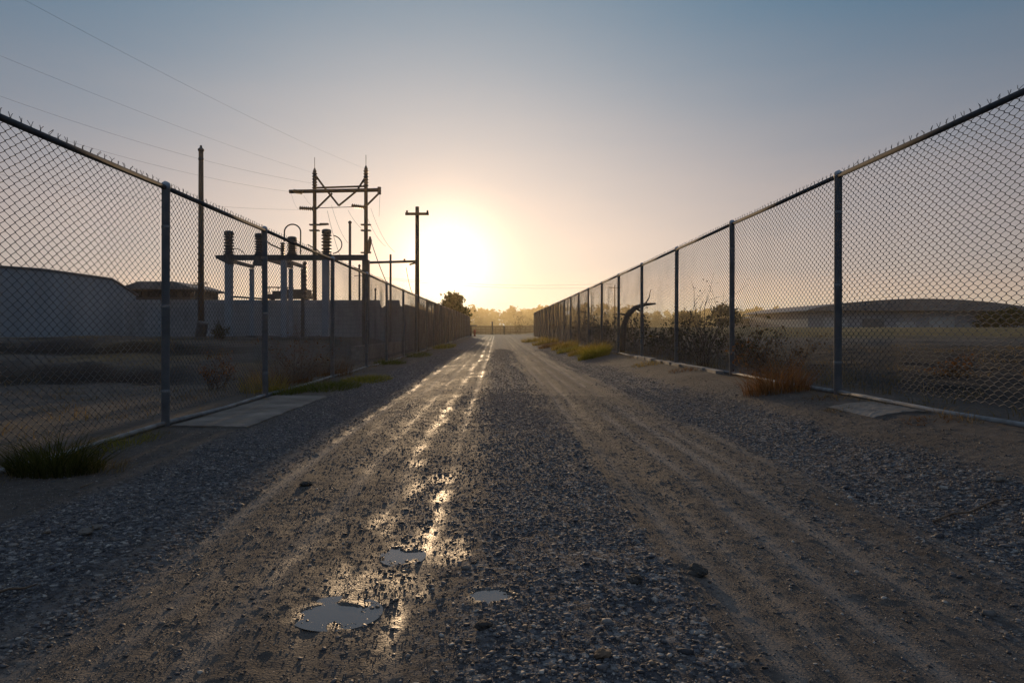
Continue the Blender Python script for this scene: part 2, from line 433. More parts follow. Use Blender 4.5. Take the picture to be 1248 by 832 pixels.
def make_water():
    m, nt, b = newmat('puddle water')
    b.inputs['Base Color'].default_value = (0.115, 0.107, 0.102, 1)
    b.inputs['Roughness'].default_value = 0.03
    b.inputs['IOR'].default_value = 1.33
    b.inputs['Specular IOR Level'].default_value = 0.5
    n1 = N(nt, 'ShaderNodeTexNoise', inp={'Scale': 14, 'Detail': 2})
    ge = N(nt, 'ShaderNodeNewGeometry'); nt.links.new(ge.outputs['Position'], n1.inputs['Vector'])
    bp = N(nt, 'ShaderNodeBump', inp={'Strength': 0.05, 'Distance': 0.004})
    nt.links.new(n1.outputs[0], bp.inputs['Height']); nt.links.new(bp.outputs[0], b.inputs['Normal'])
    return m


M['water'] = make_water()


# ------------------------------------------------------------------ mesh building
class MB:
    def __init__(s):
        s.v = []; s.f = []

    def quad_box(s, c, size, rotz=0.0, taper=1.0):
        cx, cy, cz = c; sx, sy, sz = [k / 2 for k in size]
        b = len(s.v); ca, sa = math.cos(rotz), math.sin(rotz)
        for dz in (-1, 1):
            t = taper if dz > 0 else 1
            for dx, dy in ((-1, -1), (1, -1), (1, 1), (-1, 1)):
                x, y = dx * sx * t, dy * sy * t
                s.v.append((cx + x * ca - y * sa, cy + x * sa + y * ca, cz + dz * sz))
        s.f += [(b, b + 3, b + 2, b + 1), (b + 4, b + 5, b + 6, b + 7)] + [(b + i, b + (i + 1) % 4, b + 4 + (i + 1) % 4, b + 4 + i) for i in range(4)]
        return s

    def tube(s, pts, r, n=8, caps=True):
        pts = [Vector(p) for p in pts]
        if not isinstance(r, (list, tuple)):
            r = [r] * len(pts)
        up = None; rings = []
        for i, p in enumerate(pts):
            d = (pts[min(i + 1, len(pts) - 1)] - pts[max(i - 1, 0)])
            if d.length < 1e-9:
                d = Vector((0, 0, 1))
            d.normalize()
            if up is None:
                up = Vector((1, 0, 0)) if abs(d.x) < 0.8 else Vector((0, 0, 1))
            u = (up - d * up.dot(d))
            if u.length < 1e-6:
                u = d.orthogonal()
            u.normalize(); w = d.cross(u); up = u
            b = len(s.v); rings.append(b)
            for k in range(n):
                a = 2 * PI * k / n
                s.v.append(tuple(p + (u * math.cos(a) + w * math.sin(a)) * r[i]))
        for i in range(len(pts) - 1):
            a, b = rings[i], rings[i + 1]
            for k in range(n):
                s.f.append((a + k, a + (k + 1) % n, b + (k + 1) % n, b + k))
        if caps:
            s.f.append(tuple(rings[0] + k for k in reversed(range(n))))
            s.f.append(tuple(rings[-1] + k for k in range(n)))
        return s

    def lathe(s, c, prof, n=14):
        """prof: list of (radius, z)"""
        rings = []
        for (r, z) in prof:
            rings.append(len(s.v))
            for k in range(n):
                a = 2 * PI * k / n
                s.v.append((c[0] + r * math.cos(a), c[1] + r * math.sin(a), c[2] + z))
        for a, b in zip(rings, rings[1:]):
            for k in range(n):
                s.f.append((a + k, a + (k + 1) % n, b + (k + 1) % n, b + k))
        s.f.append(tuple(rings[0] + k for k in reversed(range(n))))
        s.f.append(tuple(rings[-1] + k for k in range(n)))
        return s

    def poly(s, pts):
        b = len(s.v)
        s.v += [tuple(p) for p in pts]
        s.f.append(tuple(range(b, b + len(pts))))
        return s

    def prism(s, prof, p0, dirx, depth_vec):
        """extrude a 2-D outline (u,z) placed at p0 along dirx by depth_vec"""
        b = len(s.v); n = len(prof); p0 = Vector(p0); dirx = Vector(dirx); dv = Vector(depth_vec)
        for off in (Vector((0, 0, 0)), dv):
            for u, z in prof:
                s.v.append(tuple(p0 + dirx * u + Vector((0, 0, z)) + off))
        s.f.append(tuple(range(b, b + n))); s.f.append(tuple(reversed(range(b + n, b + 2 * n))))
        for i in range(n):
            j = (i + 1) % n
            s.f.append((b + i, b + n + i, b + n + j, b + j))
        return s

    def build(s, name, mat, parent=None, smooth=False, loc=None):
        me = bpy.data.meshes.new(name)
        me.from_pydata(s.v, [], s.f)
        me.update()
        if smooth:
            me.polygons.foreach_set('use_smooth', [True] * len(me.polygons))
        me.materials.append(mat)
        o = bpy.data.objects.new(name, me)
        col.objects.link(o)
        if parent is not None:
            o.parent = parent
            o.matrix_parent_inverse = Matrix.Translation(-parent.location)
        return o


def np_mesh(name, V, Fc, mat, n=4):
    me = bpy.data.meshes.new(name)
    V = np.asarray(V, dtype=np.float32); Fc = np.asarray(Fc, dtype=np.int32)
    me.vertices.add(len(V)); me.vertices.foreach_set('co', V.ravel())
    me.loops.add(Fc.size); me.loops.foreach_set('vertex_index', Fc.ravel())
    me.polygons.add(len(Fc)); me.polygons.foreach_set('loop_start', np.arange(0, Fc.size, n, dtype=np.int32))
    me.update(calc_edges=True)
    me.materials.append(mat)
    o = bpy.data.objects.new(name, me)
    col.objects.link(o)
    return o


def attr(o, name, vals):
    a = o.data.attributes.new(name, 'FLOAT', 'POINT')
    a.data.foreach_set('value', np.asarray(vals, dtype=np.float32))


def tag(o, label=None, cat=None, group=None, kind=None):
    if label: o['label'] = label
    if cat: o['category'] = cat
    if group: o['group'] = group
    if kind: o['kind'] = kind
    return o


def empty(name, loc, label, cat, group=None):
    o = bpy.data.objects.new(name, None)
    o.empty_display_size = 0.2
    col.objects.link(o); o.location = loc
    return tag(o, label, cat, group)


# ------------------------------------------------------------------ ground and road
def axis_pos(lo, hi, step0, growth, dense_to):
    out = [lo]; s = step0
    while out[-1] < hi:
        if out[-1] >= dense_to:
            s *= growth
        out.append(out[-1] + s)
    return out


right = axis_pos(0, 1600, 0.016, 1.06, 3.6)
left = axis_pos(0, 1600, 0.016, 1.06, 3.9)
xs = np.array([-v for v in reversed(left[1:])] + right)
ys = [1.5]
while ys[-1] < 60:
    ys.append(ys[-1] + max(0.012, ys[-1] * 0.0052))
while ys[-1] < 2500:
    ys.append(ys[-1] + ys[-1] * 0.02)
back = [1.5]; s_ = 0.012
while back[-1] > -60:
    s_ *= 1.12; back.append(back[-1] - s_)
ys = np.array(list(reversed(back[1:])) + ys)
GX, GY = np.meshgrid(xs, ys)
GZ = height(GX, GY)
nx, ny = len(xs), len(ys)
idx = np.arange(nx * ny).reshape(ny, nx)
quads = np.stack([idx[:-1, :-1], idx[:-1, 1:], idx[1:, 1:], idx[1:, :-1]], -1).reshape(-1, 4)
xc = ((xs[:-1] + xs[1:]) / 2)[None, :].repeat(ny - 1, 0).ravel()
yc = ((ys[:-1] + ys[1:]) / 2)[:, None].repeat(nx - 1, 1).ravel()
is_road = (xc > -2.95) & (xc < 3.2) & (yc < 128)
DI = dirt_mask(GX, GY)
offroad = np.maximum(sst(2.6, 3.4, -GX), sst(2.9, 3.5, GX))
DI = np.maximum(DI, offroad)
WE = wet_mask(GX, GY) * (1 - sst(70, 120, GY)) * (1 - offroad)
GR = np.maximum.reduce([1.3 * sst(9, 16, GX) * sst(30, 48, GY), sst(110, 150, GY) + 0 * GX,
                        0.5 * sst(3.6, 6, -GX) * sst(-0.05, 0.15, fbm(GX * 0.5, GY * 0.5, 201, 4))])
GR = np.clip(GR * (0.55 + 1.2 * (fbm(GX * 0.6, GY * 0.25, 203, 4) + 0.25)), 0, 1)


SS = soil_shade_mask(GX, GY)
TR = track_mask(GX, GY) * (1 - offroad) * (1 - sst(90, 125, GY))


def sheet(name, sel, mat):
    q = quads[sel]
    u, inv = np.unique(q.ravel(), return_inverse=True)
    V = np.stack([GX.ravel()[u], GY.ravel()[u], GZ.ravel()[u]], -1)
    o = np_mesh(name, V, inv.reshape(-1, 4), mat)
    o.data.polygons.foreach_set('use_smooth', np.ones(len(q), dtype=bool))
    attr(o, 'dirt', DI.ravel()[u]); attr(o, 'wet', WE.ravel()[u]); attr(o, 'grassy', GR.ravel()[u]); attr(o, 'soil_shade', SS.ravel()[u]); attr(o, 'track', TR.ravel()[u])
    return o


tag(sheet('road', is_road, M['road']), 'gravel road with muddy wheel tracks running between two fences', None, kind='structure')
tag(sheet('ground', ~is_road, M['ground']), 'bare dirt ground on both sides of the road', None, kind='structure')

# ------------------------------------------------------------------ puddles
WATER_LABELS = ['largest brown puddle in the near left wheel track', 'small puddle just beyond the largest one',
                'small puddle among the gravel right of the wheel track']
for (px, py, a, b, d), lab, pz in zip(PUDDLES, WATER_LABELS, PUD_Z):
    mb = MB(); n = 40
    pts = []
    for k in range(n):
        t = 2 * PI * k / n
        pts.append((px + 1.6 * a * math.cos(t), py + 1.6 * b * math.sin(t), pz))
    mb.poly(pts)
    o = mb.build('puddle', M['water'])
    tag(o, lab, 'puddle', 'puddles in the wheel track', 'structure')


# ------------------------------------------------------------------ loose gravel
def ico():
    t = (1 + 5 ** 0.5) / 2
    v = np.array([(-1, t, 0), (1, t, 0), (-1, -t, 0), (1, -t, 0), (0, -1, t), (0, 1, t), (0, -1, -t), (0, 1, -t), (t, 0, -1), (t, 0, 1), (-t, 0, -1), (-t, 0, 1)], float)
    v /= np.linalg.norm(v[0])
    f = np.array([(0, 11, 5), (0, 5, 1), (0, 1, 7), (0, 7, 10), (0, 10, 11), (1, 5, 9), (5, 11, 4), (11, 10, 2), (10, 7, 6), (7, 1, 8), (3, 9, 4), (3, 4, 2), (3, 2, 6), (3, 6, 8), (3, 8, 9), (4, 9, 5), (2, 4, 11), (6, 2, 10), (8, 6, 7), (9, 8, 1)])
    return v, f


def octa():
    v = np.array([(1, 0, 0), (-1, 0, 0), (0, 1, 0), (0, -1, 0), (0, 0, 1), (0, 0, -1)], float)
    f = np.array([(0, 2, 4), (2, 1, 4), (1, 3, 4), (3, 0, 4), (2, 0, 5), (1, 2, 5), (3, 1, 5), (0, 3, 5)])
    return v, f


def stones(x, y, r, base):
    v, f = base
    n = len(x)
    if n == 0:
        return None
    z = height(x, y)
    P = v[None] * (1 + 0.34 * (RNG.random((n, len(v), 1)) - 0.5) * 2)
    P = P + 0.16 * (RNG.random((n, len(v), 3)) - 0.5)
    P = P * np.stack([0.75 + 0.6 * RNG.random(n), 0.75 + 0.6 * RNG.random(n), 0.32 + 0.34 * RNG.random(n)], -1)[:, None, :]
    # random tilt then yaw
    ax = (RNG.random(n) - 0.5) * 1.0; az = RNG.random(n) * 2 * PI
    ca, sa = np.cos(ax)[:, None], np.sin(ax)[:, None]
    yy = P[..., 1] * ca - P[..., 2] * sa; zz = P[..., 1] * sa + P[..., 2] * ca
    P[..., 1] = yy; P[..., 2] = zz
    ca, sa = np.cos(az)[:, None], np.sin(az)[:, None]
    xx = P[..., 0] * ca - P[..., 1] * sa; yy = P[..., 0] * sa + P[..., 1] * ca
    P[..., 0] = xx; P[..., 1] = yy
    P = P * r[:, None, None]
    P[..., 0] += x[:, None]; P[..., 1] += y[:, None]; P[..., 2] += (z + 0.12 * r)[:, None]
    Fc = f[None] + (np.arange(n) * len(v))[:, None, None]
    return P.reshape(-1, 3), Fc.reshape(-1, 3), np.repeat(wet_mask(x, y), len(v))


def scatter(n, y0, y1, rmin, rmax, base, keepdirt=0.1, pw=2.2):
    y = y0 + (y1 - y0) * RNG.random(n)
    x = -3.2 + 6.5 * RNG.random(n)
    half = 0.80 * y + 0.3
    ok = np.abs(x) < half
    x, y = x[ok], y[ok]
    d = dirt_mask(x, y)
    clump = 0.35 + 1.3 * (fbm(x * 3, y * 2.4, 301, 3) + 0.5)
    p = np.clip(((1 - d) ** 1.6 + keepdirt) * clump, 0, 1)
    ok = RNG.random(len(x)) < p
    x, y = x[ok], y[ok]
    for (a, b, c, e, g) in PUDDLES:
        ok = ((x - a) / (c * 0.75)) ** 2 + ((y - b) / (e * 0.75)) ** 2 > 1
        x, y = x[ok], y[ok]
    r = rmin + (rmax - rmin) * RNG.random(len(x)) ** pw
    return stones(x, y, r, base)


parts = [scatter(150000, 1.5, 4.4, 0.0013, 0.0042, octa(), 0.62, 1.6), scatter(90000, 4.4, 10.0, 0.0026, 0.0062, octa(), 0.5, 1.6),
         scatter(78000, 1.5, 4.2, 0.0025, 0.0105, ico(), 0.10, 2.8),
         scatter(1500, 1.6, 9.0, 0.010, 0.024, ico(), 0.02, 4.0),
         scatter(110000, 4.2, 11.0, 0.004, 0.012, octa(), 0.05, 2.4),
         scatter(90000, 11.0, 34.0, 0.006, 0.016, octa(), 0.03, 2.2)]
VV, FF, WW = [], [], []; off = 0
for p in parts:
    VV.append(p[0]); FF.append(p[1] + off); WW.append(p[2]); off += len(p[0])
g = np_mesh('gravel', np.concatenate(VV), np.concatenate(FF), M['stone'], 3)
attr(g, 'wet', np.concatenate(WW))
tag(g, 'loose grey gravel lying along the road shoulders and between the tracks', None, kind='stuff')


# ------------------------------------------------------------------ chain-link fences
CELL, CELLH = 0.050, 0.068


def link_panel(span, hgt, seed):
    """one stretch of woven wire in local coords: u along +X, depth along Y, v up +Z"""
    rng = np.random.default_rng(seed)
    nw = int(round(span / CELL)); w = span / nw; a = w / 2; dv = CELLH / 2
    nk = int(hgt / dv)
    rad = 0.0027
    V = []; Fq = []
    base = 0
    for i in range(nw):
        c = (i + 0.5) * w
        sgn0 = 1 if i % 2 == 0 else -1
        k = np.arange(nk + 1)
        sg = sgn0 * np.where(k % 2 == 0, 1, -1)
        u = np.repeat(c + a * sg * 0.985, 2)
        v = np.repeat(k * dv, 2) + np.tile([-0.0055, 0.0055], nk + 1)
        dpt = np.repeat(0.0026 * sg * sgn0 * (1 if i % 2 == 0 else -1), 2)
        # the twisted end sticks up past the last crossing
        u = np.concatenate([u, [u[-1] - 0.006 * sg[-1], u[-1] + (0.016 + 0.006 * rng.random()) * sg[-1] * (-1 if rng.random() > .2 else 1)]])
        v = np.concatenate([v, [v[-1] + 0.014, v[-1] + 0.032 + 0.012 * rng.random()]])
        dpt = np.concatenate([dpt, [0.004 * rng.normal(), 0.008 * rng.normal()]])
        # hand-made irregularity
        u = u + 0.016 * fbm(u * 2.1, v * 2.1, seed, 2) + 0.007 * fbm(u * 11, v * 11, seed + 3, 2)
        v = v + 0.009 * fbm(u * 9 + 31, v * 9, seed + 5, 2)
        bul = 0.06 * fbm(u * 0.9, v * 1.1, seed + 7, 2)
        dpt = dpt + bul * np.clip((v) / 0.3, 0, 1) * np.clip((hgt - v) / 0.4, 0, 1)
        n = len(u)
        tu, tv = np.gradient(u), np.gradient(v); tl = np.hypot(tu, tv) + 1e-9; nu, nv = -tv / tl, tu / tl
        ca_, sa_ = np.array([1.0, 0, -1.0, 0]) * rad, np.array([0, 1.0, 0, -1.0]) * rad
        ring = np.stack([u[:, None] + nu[:, None] * ca_, dpt[:, None] + sa_ + 0 * u[:, None], v[:, None] + nv[:, None] * ca_], -1)
        V.append(ring.reshape(-1, 3))
        r0 = base + np.arange(n - 1)[:, None] * 4; kk = np.arange(4)[None]
        Fq.append(np.stack([r0 + kk, r0 + (kk + 1) % 4, r0 + 4 + (kk + 1) % 4, r0 + 4 + kk], -1).reshape(-1, 4))
        base += n * 4
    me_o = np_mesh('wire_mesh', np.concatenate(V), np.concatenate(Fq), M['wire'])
    return me_o


PH = 2.40           # post height above ground
PANELS = []
for sd in (1, 2, 3, 4):
    o = link_panel(3.4, PH - 0.075, sd * 17)
    o.data.name = 'wire_mesh'
    PANELS.append(o.data); bpy.data.objects.remove(o)


def make_fence(xline, Ys, out, label):
    """posts at every Y; the wire hangs on the side given by `out`"""
    root = empty('chain_link_fence', (xline, Ys[0], hz(xline, Ys[0])), label, 'fence')

    def link(o):
        col.objects.link(o); o.parent = root; o.matrix_parent_inverse = Matrix.Translation(-root.location)
        return o
    # post mesh
    mb = MB(); mb.lathe((0, 0, 0), [(0.040, -0.3), (0.040, PH - 0.02), (0.046, PH - 0.018), (0.046, PH + 0.02), (0.036, PH + 0.045), (0.012, PH + 0.058)], 14)
    po = mb.build('post', M['galv'], smooth=False); post_me = po.data
    post_me.polygons.foreach_set('use_smooth', [len(p.vertices) == 4 for p in post_me.polygons])
    bpy.data.objects.remove(po)
    bmes = []
    for zz in (0.35, 1.2, 2.0):
        mb = MB(); mb.lathe((0, 0, 0), [(0.0425, zz - 0.012), (0.0435, zz), (0.0425, zz + 0.012)], 12)
        bands_o = mb.build('tie_band', M['rail2']); bmes.append(bands_o.data); bpy.data.objects.remove(bands_o)
    top = []; bot = []
    for i, Y in enumerate(Ys):
        z = hz(xline, Y)
        p = link(bpy.data.objects.new('post', post_me)); p.location = (xline, Y, z)
        p.rotation_euler = (random.uniform(-.006, .006), random.uniform(-.006, .006), random.random() * 6)
        if Y < 22:
            for bm_ in bmes:
                b_ = bpy.data.objects.new('tie_band', bm_); col.objects.link(b_); b_.parent = p
        top.append(Vector((xline, Y, z + PH - 0.005))); bot.append(Vector((xline + out * 0.0, Y, z + 0.028)))
    for i in range(len(Ys) - 1):
        a, b = top[i], top[i + 1]; L = (b - a)
        mid = (a + b) / 2 + Vector((0, 0, -0.006))
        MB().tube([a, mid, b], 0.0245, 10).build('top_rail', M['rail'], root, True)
        a2, b2 = bot[i], bot[i + 1]
        mid2 = (a2 + b2) / 2; g_ = hz(xline, mid2.y); mid2.z = max(mid2.z - 0.02, g_ + 0.006)
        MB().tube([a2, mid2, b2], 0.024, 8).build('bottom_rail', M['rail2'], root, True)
        m = link(bpy.data.objects.new('wire_mesh', PANELS[(i * 3 + (0 if out > 0 else 2)) % 4]))
        d = b - a
        m.location = (xline + out * 0.044, a.y, a.z - (PH - 0.075) + 0.050)
        # local X along the fence, tilt with the ground
        ang = math.atan2(d.y, d.x)
        m.rotation_euler = (0, -math.asin(d.z / d.length), ang)
        m.scale = (d.length / 3.4, 1, 1)
    return root


LX, RX = -3.33, 3.75
YL = [-0.4, 3.35, 6.87, 9.84, 13.85, 17.5, 20.7, 24.5, 28.5, 32.6]
while YL[-1] < 82: YL.append(YL[-1] + 3.75)
YR = [-2.6, 0.75, 4.1, 7.5]
while YR[-1] < 67.5: YR.append(YR[-1] + 3.37)
make_fence(LX, YL, -1, 'galvanised chain-link fence between the road and the substation lot')
make_fence(RX, YR, 1, 'galvanised chain-link fence between the road and the dark open field')


# ------------------------------------------------------------------ vegetation builders
def blades(mb, c, n, h, spread, lean, width, seed, droop=0.4):
    r = random.Random(seed)
    for _ in range(n):
        a = r.random() * 2 * PI; d = spread * math.sqrt(r.random())
        x, y = c[0] + d * math.cos(a), c[1] + d * math.sin(a)
        a2 = a + r.gauss(0, 0.7); hh = h * (0.35 + 0.75 * r.random()) * (1 - 0.35 * d / max(spread, 1e-3)); ln = lean * (0.2 + r.random()) * hh
        w = width * (0.6 + 0.8 * r.random())
        dx, dy = math.cos(a2), math.sin(a2); px, py = -dy, dx
        th = r.random() * 3; px, py = math.cos(th), math.sin(th)
        b = len(mb.v); segs = 4
        for s in range(segs):
            t = s / (segs - 1)
            zz = c[2] - 0.02 + hh * (t - droop * 0.5 * t * t * lean); off = ln * t * t
            ww = w * (1 - 0.92 * t)
            mb.v.append((x + dx * off - px * ww, y + dy * off - py * ww, zz)); mb.v.append((x + dx * off + px * ww, y + dy * off + py * ww, zz))
        for s in range(segs - 1):
            k = b + 2 * s
            mb.f.append((k, k + 1, k + 3, k + 2))


def leaf_cards(mb, pts, size, seed, n_each=1, jit=0.0):
    r = random.Random(seed)
    for p in pts:
        for _ in range(n_each):
            q = Vector(p) + Vector((r.gauss(0, jit), r.gauss(0, jit), r.gauss(0, jit)))
            d = Vector((r.gauss(0, 1), r.gauss(0, 1), r.gauss(0, 1))).normalized(); e = d.orthogonal().normalized()
            e.rotate(Matrix.Rotation(r.random() * 6.28, 3, d))
            f = d.cross(e); s = size * (0.5 + r.random())
            b = len(mb.v)
            mb.v += [tuple(q - e * s * 0.5), tuple(q + f * s * 0.28 - d * s * .08), tuple(q + e * s * 0.6), tuple(q - f * s * 0.28 - d * s * .08)]
            mb.f.append((b, b + 1, b + 2, b + 3))


def grass_clump(x, y, n, h, spread, mat, label, lean=0.7, width=0.004, name='grass_clump', group='grass clumps along the fences', sx=1.0, sy=1.0):
    mb = MB(); blades(mb, (0, 0, 0), n, h, spread, lean, width, hash((x, y)) & 0xffff)
    mb.v = [(vx * sx, vy * sy, vz) for vx, vy, vz in mb.v]
    va = np.array(mb.v)
    va[:, 2] += height(x + va[:, 0], y + va[:, 1], False) - hz(x, y)
    mb.v = [tuple(q) for q in va.tolist()]
    o = mb.build(name, mat); o.location = (x, y, hz(x, y))
    return tag(o, label, 'grass', group)


def shrub(x, y, h, w, n, leafsize, mat, label, name='shrub', leaves=900, seed=1, stems_mat=None, up=0.6, cat='shrub'):
    root = empty(name, (x, y, hz(x, y)), label, cat)
    r = random.Random(seed); z0 = hz(x, y)
    st = MB(); tips = []
    for _ in range(n):
        a = r.random() * 2 * PI; p = Vector((x + r.gauss(0, w * .12), y + r.gauss(0, w * .12), z0 - 0.03)); d = Vector((math.cos(a) * (1 - up), math.sin(a) * (1 - up), up + 0.2 * r.random())).normalized()
        L = h * (0.55 + 0.6 * r.random()); pts = [p.copy()]
        for k in range(5):
            d = (d + Vector((r.gauss(0, .22), r.gauss(0, .22), r.gauss(0, .12)))).normalized(); p = p + d * L / 5; pts.append(p.copy())
            if k > 0:
                q = p.copy(); dd = (d + Vector((r.gauss(0, .7), r.gauss(0, .7), r.gauss(0, .4)))).normalized(); tw = [q.copy()]
                for _k in range(2):
                    q = q + dd * L * 0.13; tw.append(q.copy()); tips.append(q.copy())
                st.tube(tw, [0.004 + h * .001, 0.003, 0.002], 3, False)
                tips.append(p.copy())
        st.tube(pts, [0.010 * h ** .5, 0.009 * h ** .5, .007 * h ** .5, .006 * h ** .5, .005 * h ** .5, .003], 4, False)
    st.build('stem', stems_mat or M['twig'], root)
    if leaves:
        lf = MB(); sel = [r.choice(tips) for _ in range(leaves)]
        leaf_cards(lf, sel, leafsize, seed + 5, 1, 0.07 * h)
        lf.build('foliage', mat, root)
    return root


def tree(x, y, h, w, label, name='tree', mat='leaf', nclump=60, per=45, leaf=0.28, seed=3, trunk_r=0.16, cat='tree', group=None, base=0.3):
    z0 = hz(x, y); root = empty(name, (x, y, z0), label, cat, group)
    r = random.Random(seed)
    tr = MB(); top = Vector((x + r.gauss(0, .3), y, z0 + h * 0.8))
    tr.tube([(x, y, z0 - .2), (x + .05 * h * r.uniform(-.5, .5), y, z0 + h * .35), tuple(top)], [trunk_r, trunk_r * .7, trunk_r * .25], 8)
    cl = []
    for k in range(nclump):
        t = base + (1 - base) * r.random()
        prof = math.sin(min(1, (t - base * 0.8) / (1 - base * 0.8)) ** 0.8 * PI * 0.92 + 0.15) ** 0.7
        rad = w * 0.5 * prof * (0.45 + 0.6 * r.random()); a = r.random() * 2 * PI
        c = Vector((x + rad * math.cos(a), y + rad * math.sin(a), z0 + h * t * 0.96)); cl.append((c, t))
        if k % 4 == 0:
            s = Vector((x, y, z0 + h * t * 0.7)); tr.tube([s, (s + c) / 2 + Vector((0, 0, -.1)), c], [trunk_r * .35, trunk_r * .2, .02], 5, False)
    tr.build('trunk', M['bark'], root, True)
    lf = MB()
    for c, t in cl:
        sp = w * (0.05 + 0.06 * r.random())
        pts = [c + Vector((r.gauss(0, sp), r.gauss(0, sp), r.gauss(0, sp * .6))) for _ in range(per)]
        leaf_cards(lf, pts, leaf, r.random() * 1e6)
    lf.build('crown', M[mat], root)
    return root


# ------------------------------------------------------------------ grass and weeds at the fences
GC = grass_clump
GC(-2.98, 4.62, 900, 0.42, 0.25, M['darkgrass'], 'thick dark green grass tuft in the near corner of the left fence', 0.95, 0.0036, sx=1.15, sy=0.9)
GC(-2.74, 4.70, 260, 0.17, 0.22, M['straw'], 'low dry grass beside the thick dark green tuft', 1.2, 0.003)
GC(-3.10, 5.75, 260, 0.17, 0.28, M['yellowgreen'], 'strip of short grass under the wire before the left concrete slab', 1.0, 0.003, sx=0.5, sy=1.9)
GC(-2.62, 5.55, 190, 0.055, 0.28, M['gold'], 'flat yellow grass patch beside the left concrete slab', 1.8, 0.003, sx=0.9, sy=0.7)
GC(-2.78, 4.98, 90, 0.06, 0.09, M['rust'], 'tiny rust coloured leaf tuft near the left fence', 1.5, 0.006)
GC(-3.18, 10.45, 480, 0.22, 0.36, M['grass'], 'dark green weeds around the second left fence post', 1.1, 0.005, sx=0.7, sy=1.4)
GC(-2.80, 11.4, 1600, 0.20, 0.62, M['grass'], 'broad green weed patch past the left concrete slab', 1.3, 0.005, sx=0.8, sy=1.5)
GC(-2.50, 13.2, 1500, 0.17, 0.6, M['yellowgreen'], 'bright green low weeds at the road edge below the third left post', 1.3, 0.006, sx=0.75, sy=1.6)
GC(-3.62, 10.6, 420, 0.50, 0.36, M['gold'], 'yellow tall grass behind the wire left of the second post', 0.6, 0.004)
GC(-3.85, 12.1, 700, 0.62, 0.55, M['rust'], 'brown tall weeds behind the left fence between two posts', 0.5, 0.003, sy=1.5)
GC(-3.55, 14.6, 600, 0.55, 0.45, M['rust'], 'brown tall weeds behind the third left fence post', 0.5, 0.003, sy=1.5)
GC(-3.05, 19.6, 500, 0.30, 0.45, M['grass'], 'green weeds at the foot of the fifth left fence post', 1.0, 0.006, sy=1.5)
GC(-2.95, 26.0, 500, 0.25, 0.5, M['grass'], 'green verge weeds near the crossarm pole on the left', 1.0, 0.007, sy=3.5)
GC(-2.85, 38.0, 600, 0.32, 0.55, M['yellowgreen'], 'long strip of verge weeds far along the left fence', 1.0, 0.009, sy=8)
GC(3.34, 8.15, 620, 0.60, 0.34, M['rust'], 'scraggly rust brown dry grass below the dark bush on the right', 0.8, 0.0032, sx=1.1, sy=1.0)
GC(3.35, 7.15, 160, 0.09, 0.22, M['rust'], 'orange dry weeds at the foot of the nearest right post', 1.6, 0.005)
GC(3.22, 6.35, 120, 0.10, 0.14, M['straw'], 'small dry tuft before the right concrete slab', 1.3, 0.004)
GC(3.42, 5.35, 130, 0.09, 0.20, M['rust'], 'orange leaf patch under the near wire of the right fence', 1.5, 0.006)
GC(3.30, 14.9, 300, 0.14, 0.42, M['gold'], 'low tan grass patch beside the third right fence post', 1.3, 0.006, sx=0.8, sy=1.3)
GC(3.40, 12.2, 240, 0.14, 0.32, M['rust'], 'low brown weeds at the concrete edge on the right', 1.2, 0.005, sy=1.5)
for (x, y, n, h, s, mt, lb) in [(2.95, 20.6, 900, 0.55, 0.48, 'yellowgreen', 'largest yellow green grass clump at the right verge'),
                                (3.20, 22.0, 500, 0.62, 0.42, 'gold', 'feathery golden grass just behind the largest right clump'),
                                (3.00, 24.0, 600, 0.45, 0.48, 'gold', 'golden grass clump second from the largest on the right verge'),
                                (2.88, 27.0, 500, 0.40, 0.5, 'yellowgreen', 'dull green grass clump midway along the right verge'),
                                (3.05, 30.5, 600, 0.55, 0.6, 'gold', 'tall golden grass midway along the right verge'),
                                (2.85, 35.0, 600, 0.45, 0.7, 'rust', 'brownish grass clump farther along the right verge'),
                                (2.95, 41.0, 700, 0.55, 0.8, 'gold', 'golden grass clump far along the right verge'),
                                (2.90, 50.0, 700, 0.55, 1.1, 'gold', 'farthest golden grass clump by the right fence end')]:
    GC(x, y, n, h, s, M[mt], lb, 0.8, 0.005 + 0.00012 * y)

# grass among the fields, nobody could count it
mb = MB(); r_ = random.Random(5)
for k in range(1700):
    if k < 700:
        x = r_.uniform(3.95, 16); y = r_.uniform(4.0, 26)
    else:
        x = -r_.uniform(3.6, 14); y = r_.uniform(6, 26)
    if r_.random() < 0.5 or abs(x) < 5:
        blades(mb, (x, y, hz(x, y)), 26, 0.07 + 0.22 * r_.random() ** 2, 0.28, 1.1, 0.0045, k)
tag(mb.build('field_grass', M['straw']), 'thin dry grass scattered over the dirt lots behind both fences', None, kind='stuff')
mb = MB()
for k in range(760):
    s = r_.choice((-1, 1)); y = 3.6 + 40 * r_.random() ** 1.6; x = (LX + 0.08 if s < 0 else RX - 0.08) + r_.gauss(0, .10)
    if s < 0 and 6.6 < y < 9.9: continue
    blades(mb, (x, y, hz(x, y)), 14, 0.05 + 0.16 * r_.random() ** 2, 0.12, 1.3, 0.003 + y * .0001, 900 + k)
for k in range(150):
    y = r_.uniform(7.5, 30); x = 3.95 + abs(r_.gauss(0, .5)); blades(mb, (x, y, hz(x, y)), 10, 0.35 + 0.5 * r_.random(), 0.14, 0.5, 0.0032, 4000 + k)
tag(mb.build('verge_grass', M['straw']), 'thin dry grass along the foot of both fences', None, kind='stuff')

